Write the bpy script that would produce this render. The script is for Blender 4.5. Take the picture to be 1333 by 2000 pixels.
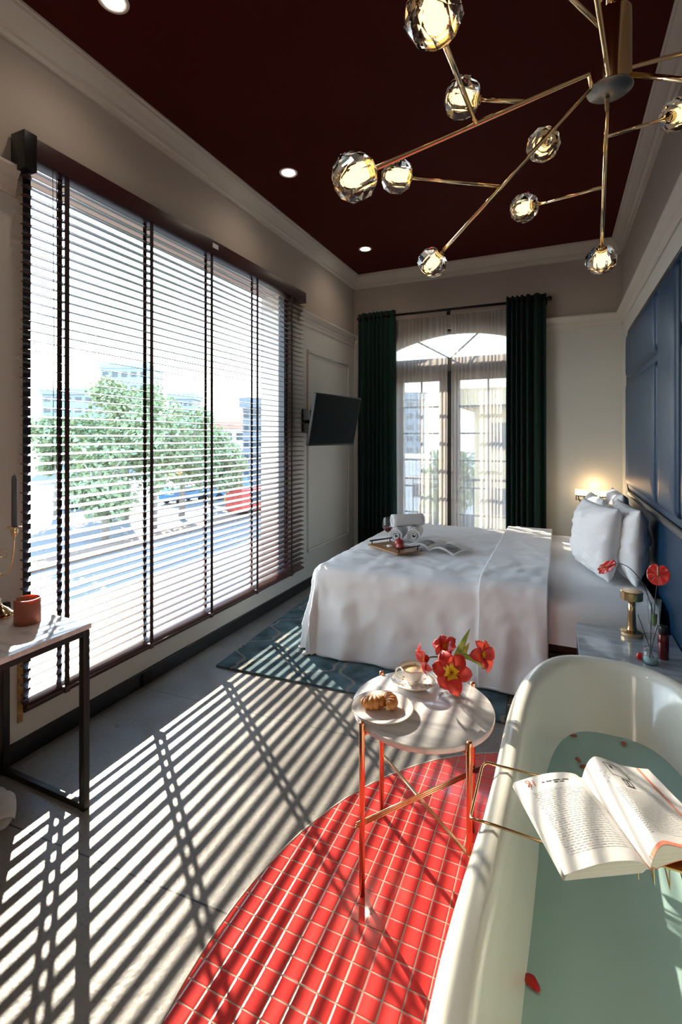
import bpy, bmesh, math, random
from mathutils import Vector, Matrix, noise
random.seed(7)
PI = math.pi
for o in list(bpy.data.objects): bpy.data.objects.remove(o)
S = bpy.context.scene
C = S.collection

# ------------------------------------------------------------ camera, world, sun, exposure
cd = bpy.data.cameras.new('camera'); cam = bpy.data.objects.new('camera', cd); C.objects.link(cam)
cam.location = (0, 0, 1.5); cam.rotation_euler = (PI/2, 0, math.radians(24.2))
cd.sensor_fit = 'VERTICAL'; cd.sensor_height = 36; cd.lens = 947/2000*36; cd.shift_y = -0.0725
cd.clip_start = 0.02; cd.clip_end = 600
S.camera = cam
S.view_settings.view_transform = 'Standard'; S.view_settings.look = 'None'
S.view_settings.gamma = 1; S.view_settings.use_curve_mapping = False
S.view_settings.exposure = 0.28
SKY = 7.0
SUN = 17.5
DOWN = 6.0
FILL = 10.0
w = bpy.data.worlds.new('world'); S.world = w; w.use_nodes = True
nt = w.node_tree; nt.nodes.clear()
wo = nt.nodes.new('ShaderNodeOutputWorld'); bg = nt.nodes.new('ShaderNodeBackground')
tc = nt.nodes.new('ShaderNodeTexCoord'); sx = nt.nodes.new('ShaderNodeSeparateXYZ'); rp = nt.nodes.new('ShaderNodeValToRGB')
rp.color_ramp.elements[0].position = 0.0; rp.color_ramp.elements[0].color = (1.0, .96, .90, 1)
rp.color_ramp.elements[1].position = 0.55; rp.color_ramp.elements[1].color = (.42, .66, 1.0, 1)
e = rp.color_ramp.elements.new(0.22); e.color = (.80, .92, 1.0, 1)
nt.links.new(tc.outputs['Generated'], sx.inputs[0]); nt.links.new(sx.outputs['Z'], rp.inputs[0])
nt.links.new(rp.outputs[0], bg.inputs[0]); nt.links.new(bg.outputs[0], wo.inputs[0])
bg.inputs[1].default_value = SKY
sd = bpy.data.lights.new('sun', 'SUN'); sun = bpy.data.objects.new('sun', sd); C.objects.link(sun)
sd.energy = SUN; sd.angle = math.radians(0.53); sd.color = (1.0, .86, .70)
sdir = Vector((.785, -.62, -.498)).normalized()
sun.rotation_euler = sdir.to_track_quat('-Z', 'Y').to_euler(); sun.location = (-8, 6, 6)
S.cycles.max_bounces = 14; S.cycles.transparent_max_bounces = 24
S.cycles.sample_clamp_indirect = 6.0
S.cycles.caustics_refractive = False; S.cycles.caustics_reflective = False

# warm fill lights added behind the viewer to brighten walls, no fixtures
for lx, ly, lz in ((-1.4, -1.5, 2.9), (-1.2, -.5, 3.1)):
    ld = bpy.data.lights.new('fill_light', 'POINT'); lo0 = bpy.data.objects.new('fill_light', ld); C.objects.link(lo0)
    lo0.location = (lx, ly, lz); ld.energy = FILL; ld.color = (1.0, .84, .70); ld.shadow_soft_size = .22

# ------------------------------------------------------------ materials
MATS = {}
def newmat(name):
    m = bpy.data.materials.new(name); m.use_nodes = True
    n = m.node_tree; b = n.nodes['Principled BSDF']; MATS[name] = m
    return m, n, b
def M(name, col, rough=.5, metal=0, vary=.12, vs=6.0, bump=0, bs=40.0, col2=None, detail=3.0, coat=0, sss=0, trans=0, alpha=1, emit=None, es=0, stretch=None, ior=None, sheen=0, spec=None):
    m, n, b = newmat(name)
    L = n.links
    t = n.nodes.new('ShaderNodeTexCoord'); src = t.outputs['Object']
    if stretch:
        mp = n.nodes.new('ShaderNodeMapping'); mp.inputs['Scale'].default_value = stretch
        L.new(src, mp.inputs[0]); src = mp.outputs[0]
    nz = n.nodes.new('ShaderNodeTexNoise'); nz.inputs['Scale'].default_value = vs; nz.inputs['Detail'].default_value = detail
    L.new(src, nz.inputs['Vector'])
    r = n.nodes.new('ShaderNodeValToRGB')
    c2 = col2 if col2 else tuple(min(1, c*(1-vary)) for c in col)
    r.color_ramp.elements[0].position = .3; r.color_ramp.elements[1].position = .7
    r.color_ramp.elements[0].color = (*c2, 1); r.color_ramp.elements[1].color = (*col, 1)
    L.new(nz.outputs['Fac'], r.inputs[0]); L.new(r.outputs[0], b.inputs['Base Color'])
    b.inputs['Roughness'].default_value = rough; b.inputs['Metallic'].default_value = metal
    if coat: b.inputs['Coat Weight'].default_value = coat; b.inputs['Coat Roughness'].default_value = .08
    if sss: b.inputs['Subsurface Weight'].default_value = sss; b.inputs['Subsurface Radius'].default_value = (.03, .012, .005); b.inputs['Subsurface Scale'].default_value = 1
    if trans: b.inputs['Transmission Weight'].default_value = trans
    if spec is not None: b.inputs['Specular IOR Level'].default_value = spec
    if ior: b.inputs['IOR'].default_value = ior
    if sheen: b.inputs['Sheen Weight'].default_value = sheen
    b.inputs['Alpha'].default_value = alpha
    if emit: b.inputs['Emission Color'].default_value = (*emit, 1); b.inputs['Emission Strength'].default_value = es
    if bump:
        n2 = n.nodes.new('ShaderNodeTexNoise'); n2.inputs['Scale'].default_value = bs; n2.inputs['Detail'].default_value = 4
        L.new(src, n2.inputs['Vector'])
        bp = n.nodes.new('ShaderNodeBump'); bp.inputs['Strength'].default_value = bump; bp.inputs['Distance'].default_value = .01
        L.new(n2.outputs['Fac'], bp.inputs['Height']); L.new(bp.outputs[0], b.inputs['Normal'])
    return m
def mathn(n, op, a, b=None, c=None):
    k = n.nodes.new('ShaderNodeMath'); k.operation = op
    for i, v in enumerate((a, b, c)):
        if v is None: continue
        if isinstance(v, (int, float)): k.inputs[i].default_value = v
        else: n.links.new(v, k.inputs[i])
    return k.outputs[0]
def thin_glass(name, tint=(1, 1, 1), rough=0.02, refl=1.0, milky=0, milk=(1, 1, 1)):
    m, n, b = newmat(name); n.nodes.remove(b); L = n.links
    out = n.nodes['Material Output']
    tr = n.nodes.new('ShaderNodeBsdfTransparent'); gl = n.nodes.new('ShaderNodeBsdfGlossy'); mx = n.nodes.new('ShaderNodeMixShader')
    lw = n.nodes.new('ShaderNodeLayerWeight'); lw.inputs[0].default_value = .5
    nz = n.nodes.new('ShaderNodeTexNoise'); nz.inputs['Scale'].default_value = 8
    mr = n.nodes.new('ShaderNodeMix'); mr.data_type = 'RGBA'
    mr.inputs[6].default_value = (*tint, 1); mr.inputs[7].default_value = (*[c*.97 for c in tint], 1)
    L.new(nz.outputs['Fac'], mr.inputs[0]); L.new(mr.outputs[2], tr.inputs[0])
    gl.inputs['Roughness'].default_value = rough
    ml = n.nodes.new('ShaderNodeMath'); ml.operation = 'MULTIPLY'; ml.inputs[1].default_value = refl
    pw = mathn(n, 'MULTIPLY_ADD', mathn(n, 'POWER', lw.outputs['Facing'], 4.0), .75, .04)
    L.new(pw, ml.inputs[0]); L.new(ml.outputs[0], mx.inputs[0])
    base = tr.outputs[0]
    if milky:
        df = n.nodes.new('ShaderNodeBsdfDiffuse'); df.inputs[0].default_value = (*milk, 1)
        m2 = n.nodes.new('ShaderNodeMixShader'); m2.inputs[0].default_value = milky
        L.new(tr.outputs[0], m2.inputs[1]); L.new(df.outputs[0], m2.inputs[2]); base = m2.outputs[0]
    L.new(base, mx.inputs[1]); L.new(gl.outputs[0], mx.inputs[2]); L.new(mx.outputs[0], out.inputs[0])
    return m
def emission(name, col, st):
    m, n, b = newmat(name); n.nodes.remove(b)
    em = n.nodes.new('ShaderNodeEmission'); em.inputs[0].default_value = (*col, 1); em.inputs[1].default_value = st
    nz = n.nodes.new('ShaderNodeTexNoise'); nz.inputs['Scale'].default_value = 30
    mm = n.nodes.new('ShaderNodeMath'); mm.operation = 'MULTIPLY_ADD'; mm.inputs[1].default_value = st*.1; mm.inputs[2].default_value = st*.95
    n.links.new(nz.outputs['Fac'], mm.inputs[0]); n.links.new(mm.outputs[0], em.inputs[1])
    n.links.new(em.outputs[0], n.nodes['Material Output'].inputs[0])
    return m
def mathn(n, op, a, b=None, c=None):
    k = n.nodes.new('ShaderNodeMath'); k.operation = op
    for i, v in enumerate((a, b, c)):
        if v is None: continue
        if isinstance(v, (int, float)): k.inputs[i].default_value = v
        else: n.links.new(v, k.inputs[i])
    return k.outputs[0]
def mixc(n, fac, a, b):
    k = n.nodes.new('ShaderNodeMix'); k.data_type = 'RGBA'
    for i, v in ((0, fac), (6, a), (7, b)):
        if isinstance(v, (int, float)): k.inputs[i].default_value = v
        elif isinstance(v, tuple): k.inputs[i].default_value = (*v, 1)
        else: n.links.new(v, k.inputs[i])
    return k.outputs[2]

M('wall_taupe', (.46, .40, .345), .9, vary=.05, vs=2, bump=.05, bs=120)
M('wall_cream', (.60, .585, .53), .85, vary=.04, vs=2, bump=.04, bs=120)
M('trim_cream', (.62, .57, .50), .6, vary=.04, vs=3)
M('ceiling_maroon', (.066, .0085, .0062), .7, vary=.12, vs=1.2, bump=.03, bs=80, spec=.10)
M('black_trim', (.010, .011, .013), .35, vary=.2)
M('exterior_white', (.62, .62, .62), .8, vary=.06, bump=.08, bs=60)
M('terracotta', (.50, .27, .19), .7, vary=.15, bump=.1, bs=30)
M('slat_wood', (.085, .030, .022), .30, vary=.35, vs=3, stretch=(8, .6, 8), coat=.25)
M('headrail_wood', (.045, .013, .014), .4, vary=.25, vs=3, stretch=(8, .6, 8))
M('tape_fabric', (.035, .022, .020), .9, vary=.2, vs=60)
M('frame_dark', (.020, .028, .036), .35, metal=.3, vary=.15)
M('foam', (.50, .32, .12), .9, vary=.4, vs=40, bump=.4, bs=60)
M('velvet_green', (.012, .037, .031), .9, vary=.25, vs=30, sheen=.05, spec=.1, bump=.08, bs=300)
M('door_cream', (.50, .44, .38), .5, vary=.05)
M('door_grey', (.11, .10, .09), .6, vary=.08)
M('sheet_white', (.90, .89, .89), .85, vary=.01, vs=3, bump=.16, bs=26, sheen=.1)
M('pillow_white', (.90, .885, .88), .85, vary=.03, vs=3, bump=.18, bs=14, sheen=.1)
M('towel_white', (.80, .80, .81), .95, vary=.05, vs=60, bump=.5, bs=260)
M('bed_wood', (.16, .085, .045), .5, vary=.5, vs=5, stretch=(1, 1, 14))
M('blue_leather', (.008, .042, .095), .36, vary=.35, vs=1.6, bump=.10, bs=55, spec=.28)
M('blue_piping', (.010, .014, .020), .22, vary=.2)
M('tv_black', (.006, .008, .010), .4, vary=.2, spec=.25)
M('tv_screen', (.004, .010, .012), .30, vary=.1, spec=.03)
M('brass', (.86, .62, .34), .16, metal=1, vary=.10, vs=4)
M('brass_polished', (.95, .74, .46), .10, metal=1, vary=.06, vs=4)
M('copper', (.93, .42, .22), .22, metal=1, vary=.12, vs=5)
M('steel_plate', (.33, .30, .26), .32, metal=1, vary=.1, stretch=(40, 1, 1))
M('enamel', (.86, .85, .75), .16, vary=.02, vs=2, coat=.4)
M('porcelain', (.88, .85, .80), .15, vary=.03, vs=6, coat=.6)
M('gold_rim', (.80, .52, .20), .25, metal=1, vary=.1)
M('tea', (.75, .47, .22), .10, vary=.1, vs=8)
M('crust', (.72, .31, .07), .5, col2=(.42, .12, .02), vs=18, bump=.5, bs=45, coat=.25)
M('flake', (.88, .60, .30), .6, col2=(.74, .38, .14), vs=25, bump=.4, bs=60)
M('tulip_red', (.72, .012, .010), .42, col2=(.45, .006, .010), vs=9, stretch=(1, 1, .3), sss=.15)
M('tulip_yellow', (.95, .55, .02), .5, vary=.2, vs=20)
M('leaf_green', (.22, .42, .06), .45, col2=(.10, .24, .03), vs=14, sss=.1)
M('stem_green', (.16, .28, .06), .5, vary=.3)
M('stem_dark', (.018, .022, .014), .5, vary=.3)
M('anthurium', (.78, .035, .020), .22, col2=(.55, .015, .015), vs=18, coat=.5)
M('spadix', (.85, .48, .28), .6, vary=.2, vs=40, bump=.4, bs=200)
M('candle_wax', (.42, .13, .075), .45, col2=(.30, .085, .055), vs=8, sss=.5)
M('candle_grey', (.10, .11, .13), .5, vary=.1, sss=.1)
M('wick', (.03, .02, .015), .9)
M('paper', (.82, .80, .77), .75, vary=.04, vs=5)
M('page_edge', (.80, .78, .70), .8, vary=.25, vs=4, stretch=(1, 1, 240))
M('ink', (.035, .035, .040), .8)
M('ink_faint', (.56, .56, .56), .8)
M('ink_orange', (.85, .27, .16), .8, vary=.05)
M('news_grey', (.42, .42, .42), .8, col2=(.16, .16, .17), vs=26)
M('tray_wood', (.40, .20, .08), .45, vary=.35, vs=5, stretch=(1, 8, 1))
M('dark_metal', (.022, .020, .020), .35, metal=.7, vary=.2)
M('pomegranate', (.42, .045, .035), .35, col2=(.28, .02, .03), vs=10, coat=.3)
M('fruit_flesh', (.80, .30, .20), .5, vary=.3, vs=20)
M('wine', (.09, .004, .010), .08, vary=.2)
M('bottle_red', (.13, .008, .010), .15, vary=.3, coat=.5)
M('black_plastic', (.010, .010, .011), .3, vary=.2)
M('slipper_white', (.62, .62, .60), .9, vary=.1, vs=30, bump=.3, bs=120)
M('cable_white', (.75, .75, .74), .5)
M('tower_blue', (.20, .36, .48), .3, vary=.25, vs=.3)
M('tower_grey', (.22, .28, .33), .7, vary=.15, vs=.3)
M('roof_red', (.55, .25, .18), .8, vary=.2, vs=1)
M('facade_yellow', (.62, .50, .30), .85, vary=.12, vs=.8)
M('facade_dark', (.16, .18, .21), .7, vary=.2)
M('pane_dark', (.05, .07, .09), .15, vary=.2)
M('foliage', (.30, .36, .20), .8, col2=(.18, .24, .13), vs=2.0)
M('bark', (.34, .30, .26), .9, vary=.3, vs=6)
M('asphalt', (.13, .13, .135), .9, vary=.15, vs=.6, bump=.2, bs=10)
M('median', (.16, .10, .07), .9, vary=.2, vs=.5)
M('paint_white', (.8, .8, .8), .6)
M('car_red', (.50, .04, .03), .3, coat=.5); M('car_blue', (.08, .22, .42), .3, coat=.5)
M('car_silver', (.55, .57, .58), .3, coat=.5); M('car_yellow', (.75, .50, .06), .4, coat=.3)
M('rubber', (.015, .015, .015), .8)
M('petal_pink', (.62, .16, .10), .5, vary=.3, vs=60)
thin_glass('pane', (.97, .99, .99), .02, .8)
thin_glass('glass_clear', (.96, .98, .98), .02, 1.0, .04, (.9, .95, 1))
thin_glass('water', (.60, .80, .74), .01, .8, .82, (.50, .72, .68))
thin_glass('cut_glass', (.95, .96, .97), .03, 1.2, .20, (.95, .95, .95))
def crystal():
    m, n, b = newmat('crystal')
    b.inputs['Base Color'].default_value = (1, .985, .96, 1); b.inputs['Roughness'].default_value = .0
    b.inputs['Transmission Weight'].default_value = 1; b.inputs['IOR'].default_value = 1.5
    nz = n.nodes.new('ShaderNodeTexNoise'); nz.inputs['Scale'].default_value = 40
    bp = n.nodes.new('ShaderNodeBump'); bp.inputs['Strength'].default_value = .02
    n.links.new(nz.outputs['Fac'], bp.inputs['Height']); n.links.new(bp.outputs[0], b.inputs['Normal'])
crystal()
emission('bulb', (1.0, .66, .28), 2.6)
emission('downlight_glow', (1.0, .93, .80), 30)
emission('sconce_glow', (1.0, .72, .40), 7)
def sheer():
    m, n, b = newmat('sheer'); n.nodes.remove(b); L = n.links
    tr = n.nodes.new('ShaderNodeBsdfTransparent'); tl = n.nodes.new('ShaderNodeBsdfTranslucent'); df = n.nodes.new('ShaderNodeBsdfDiffuse')
    c = (.46, .42, .385, 1); tl.inputs[0].default_value = c; df.inputs[0].default_value = (.62, .57, .53, 1)
    a = n.nodes.new('ShaderNodeMixShader'); a.inputs[0].default_value = .5
    L.new(tl.outputs[0], a.inputs[1]); L.new(df.outputs[0], a.inputs[2])
    # weave opacity grows where the cloth is seen edge-on
    lw = n.nodes.new('ShaderNodeLayerWeight'); lw.inputs[0].default_value = .35
    wv = n.nodes.new('ShaderNodeTexNoise'); wv.inputs['Scale'].default_value = 14
    f = mathn(n, 'MULTIPLY_ADD', lw.outputs['Facing'], .50, .58)
    f2 = mathn(n, 'MULTIPLY_ADD', wv.outputs['Fac'], .12, f)
    f3 = mathn(n, 'MINIMUM', f2, .97)
    mx = n.nodes.new('ShaderNodeMixShader'); L.new(f3, mx.inputs[0])
    L.new(tr.outputs[0], mx.inputs[1]); L.new(a.outputs[0], mx.inputs[2]); L.new(mx.outputs[0], n.nodes['Material Output'].inputs[0])
sheer()
def concrete():
    m, n, b = newmat('concrete'); L = n.links
    t = n.nodes.new('ShaderNodeTexCoord').outputs['Object']
    def nz(s, d=5):
        k = n.nodes.new('ShaderNodeTexNoise'); k.inputs['Scale'].default_value = s; k.inputs['Detail'].default_value = d; L.new(t, k.inputs['Vector']); return k.outputs['Fac']
    r1 = n.nodes.new('ShaderNodeValToRGB'); r1.color_ramp.elements[0].position = .35; r1.color_ramp.elements[1].position = .68
    r1.color_ramp.elements[0].color = (.165, .155, .140, 1); r1.color_ramp.elements[1].color = (.275, .258, .232, 1)
    L.new(nz(2.4), r1.inputs[0])
    sp = n.nodes.new('ShaderNodeValToRGB'); sp.color_ramp.elements[0].position = .36; sp.color_ramp.elements[1].position = .44
    sp.color_ramp.elements[0].color = (.72, .71, .69, 1); sp.color_ramp.elements[1].color = (1, 1, 1, 1)
    L.new(nz(70, 3), sp.inputs[0])
    mu = n.nodes.new('ShaderNodeMix'); mu.data_type = 'RGBA'; mu.blend_type = 'MULTIPLY'; mu.inputs[0].default_value = .8
    L.new(r1.outputs[0], mu.inputs[6]); L.new(sp.outputs[0], mu.inputs[7])
    s = n.nodes.new('ShaderNodeSeparateXYZ'); L.new(t, s.inputs[0])
    # saw cuts in the slab
    l1 = mathn(n, 'ABSOLUTE', mathn(n, 'SUBTRACT', s.outputs['Y'], mathn(n, 'MULTIPLY_ADD', s.outputs['X'], .059, 1.302)))
    l2 = mathn(n, 'ABSOLUTE', mathn(n, 'SUBTRACT', s.outputs['Y'], mathn(n, 'MULTIPLY_ADD', s.outputs['X'], .059, 2.30)))
    ln = mathn(n, 'LESS_THAN', mathn(n, 'MINIMUM', l1, mathn(n, 'ADD', l2, .0015)), .0032)
    col = mixc(n, ln, mu.outputs[2], (.03, .028, .026))
    L.new(col, b.inputs['Base Color'])
    rr = mathn(n, 'MULTIPLY_ADD', nz(3), .30, .18); L.new(rr, b.inputs['Roughness'])
    bp = n.nodes.new('ShaderNodeBump'); bp.inputs['Strength'].default_value = .10; bp.inputs['Distance'].default_value = .01
    L.new(nz(45), bp.inputs['Height']); L.new(bp.outputs[0], b.inputs['Normal'])
concrete()
def tiles():
    m, n, b = newmat('red_tile'); L = n.links
    t = n.nodes.new('ShaderNodeTexCoord').outputs['Object']
    s = n.nodes.new('ShaderNodeSeparateXYZ'); L.new(t, s.inputs[0])
    P = .0555
    def cell(v, off):
        f = mathn(n, 'FRACT', mathn(n, 'DIVIDE', mathn(n, 'ADD', v, off), P))
        return mathn(n, 'MULTIPLY', mathn(n, 'MINIMUM', f, mathn(n, 'SUBTRACT', 1.0, f)), P), mathn(n, 'FLOOR', mathn(n, 'DIVIDE', mathn(n, 'ADD', v, off), P))
    dx, ix = cell(s.outputs['X'], .651+P*40); dy, iy = cell(s.outputs['Y'], -1.331+P*40)
    d = mathn(n, 'MINIMUM', dx, dy)
    g = mathn(n, 'LESS_THAN', d, .0017)
    cb = n.nodes.new('ShaderNodeCombineXYZ'); L.new(ix, cb.inputs[0]); L.new(iy, cb.inputs[1])
    wn = n.nodes.new('ShaderNodeTexWhiteNoise'); L.new(cb.outputs[0], wn.inputs[0])
    red = mixc(n, wn.outputs['Value'], (.62, .040, .038), (.74, .062, .055))
    L.new(mixc(n, g, red, (.38, .32, .24)), b.inputs['Base Color'])
    L.new(mathn(n, 'MULTIPLY_ADD', g, .6, .16), b.inputs['Roughness'])
    h = mathn(n, 'MINIMUM', d, .005)
    bp = n.nodes.new('ShaderNodeBump'); bp.inputs['Strength'].default_value = .8; bp.inputs['Distance'].default_value = .35
    L.new(h, bp.inputs['Height']); L.new(bp.outputs[0], b.inputs['Normal'])
    b.inputs['Coat Weight'].default_value = .3
tiles()
def rugmat():
    m, n, b = newmat('rug_teal'); L = n.links
    t = n.nodes.new('ShaderNodeTexCoord').outputs['Object']
    nz = n.nodes.new('ShaderNodeTexNoise'); nz.inputs['Scale'].default_value = 7; nz.inputs['Detail'].default_value = 6; L.new(t, nz.inputs['Vector'])
    n3 = n.nodes.new('ShaderNodeTexNoise'); n3.inputs['Scale'].default_value = 1.6; L.new(t, n3.inputs['Vector'])
    s = n.nodes.new('ShaderNodeSeparateXYZ'); L.new(t, s.inputs[0])
    wob = mathn(n, 'MULTIPLY_ADD', nz.outputs['Fac'], .05, -.025)
    # ogee lattice
    k = 2*PI/.46
    sy = mathn(n, 'SINE', mathn(n, 'MULTIPLY', s.outputs['Y'], k))
    sy3 = mathn(n, 'SINE', mathn(n, 'MULTIPLY', s.outputs['Y'], k*3))
    off = mathn(n, 'ADD', mathn(n, 'MULTIPLY', sy, .085), mathn(n, 'MULTIPLY', sy3, .020))
    def band(sign, ph):
        v = mathn(n, 'ADD', mathn(n, 'ADD', mathn(n, 'MULTIPLY_ADD', off, sign, ph), s.outputs['X']), wob)
        f = mathn(n, 'FRACT', mathn(n, 'DIVIDE', mathn(n, 'ADD', v, 10.0), .40))
        return mathn(n, 'MINIMUM', f, mathn(n, 'SUBTRACT', 1.0, f))
    d = mathn(n, 'MINIMUM', band(1, 0), band(-1, .20))
    msk = mathn(n, 'MULTIPLY', mathn(n, 'LESS_THAN', d, .030), mathn(n, 'GREATER_THAN', nz.outputs['Fac'], .38))
    base = n.nodes.new('ShaderNodeValToRGB'); base.color_ramp.elements[0].position = .35; base.color_ramp.elements[1].position = .66
    base.color_ramp.elements[0].color = (.040, .075, .090, 1); base.color_ramp.elements[1].color = (.13, .22, .25, 1)
    L.new(nz.outputs['Fac'], base.inputs[0])
    L.new(mixc(n, msk, base.outputs[0], (.27, .26, .235)), b.inputs['Base Color'])
    b.inputs['Roughness'].default_value = .95
    n2 = n.nodes.new('ShaderNodeTexNoise'); n2.inputs['Scale'].default_value = 300; L.new(t, n2.inputs['Vector'])
    bp = n.nodes.new('ShaderNodeBump'); bp.inputs['Strength'].default_value = .5; bp.inputs['Distance'].default_value = .01
    L.new(n2.outputs['Fac'], bp.inputs['Height']); L.new(bp.outputs[0], b.inputs['Normal'])
rugmat()
def marble(name, base, vein, sc=3.0, amt=.55):
    m, n, b = newmat(name); L = n.links
    t = n.nodes.new('ShaderNodeTexCoord').outputs['Object']
    mp = n.nodes.new('ShaderNodeMapping'); mp.inputs['Rotation'].default_value = (0, 0, .55); mp.inputs['Scale'].default_value = (1, 5, 1); L.new(t, mp.inputs[0])
    nz = n.nodes.new('ShaderNodeTexNoise'); nz.inputs['Scale'].default_value = sc; nz.inputs['Detail'].default_value = 8; nz.inputs['Distortion'].default_value = 1.2
    L.new(mp.outputs[0], nz.inputs['Vector'])
    r = n.nodes.new('ShaderNodeValToRGB'); r.color_ramp.elements[0].position = .38; r.color_ramp.elements[1].position = amt
    r.color_ramp.elements[0].color = (*vein, 1); r.color_ramp.elements[1].color = (*base, 1)
    L.new(nz.outputs['Fac'], r.inputs[0]); L.new(r.outputs[0], b.inputs['Base Color'])
    b.inputs['Roughness'].default_value = .12; b.inputs['Coat Weight'].default_value = .4
marble('marble_white', (.86, .83, .81), (.64, .62, .62), 3.0)
marble('marble_grey', (.50, .53, .55), (.33, .37, .40), 3.5, .62)
def china():
    m, n, b = newmat('floral_china'); L = n.links
    t = n.nodes.new('ShaderNodeTexCoord').outputs['Object']
    v = n.nodes.new('ShaderNodeTexVoronoi'); v.inputs['Scale'].default_value = 62; L.new(t, v.inputs['Vector'])
    nz = n.nodes.new('ShaderNodeTexNoise'); nz.inputs['Scale'].default_value = 26; L.new(t, nz.inputs['Vector'])
    f = mathn(n, 'MULTIPLY', mathn(n, 'LESS_THAN', v.outputs['Distance'], .34), mathn(n, 'GREATER_THAN', nz.outputs['Fac'], .5))
    pat = mixc(n, v.outputs['Color'], (.55, .22, .20), (.45, .38, .16))
    L.new(mixc(n, f, (.87, .84, .79), pat), b.inputs['Base Color'])
    b.inputs['Roughness'].default_value = .14; b.inputs['Coat Weight'].default_value = .6
china()
def mt(name): return MATS[name]

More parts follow.
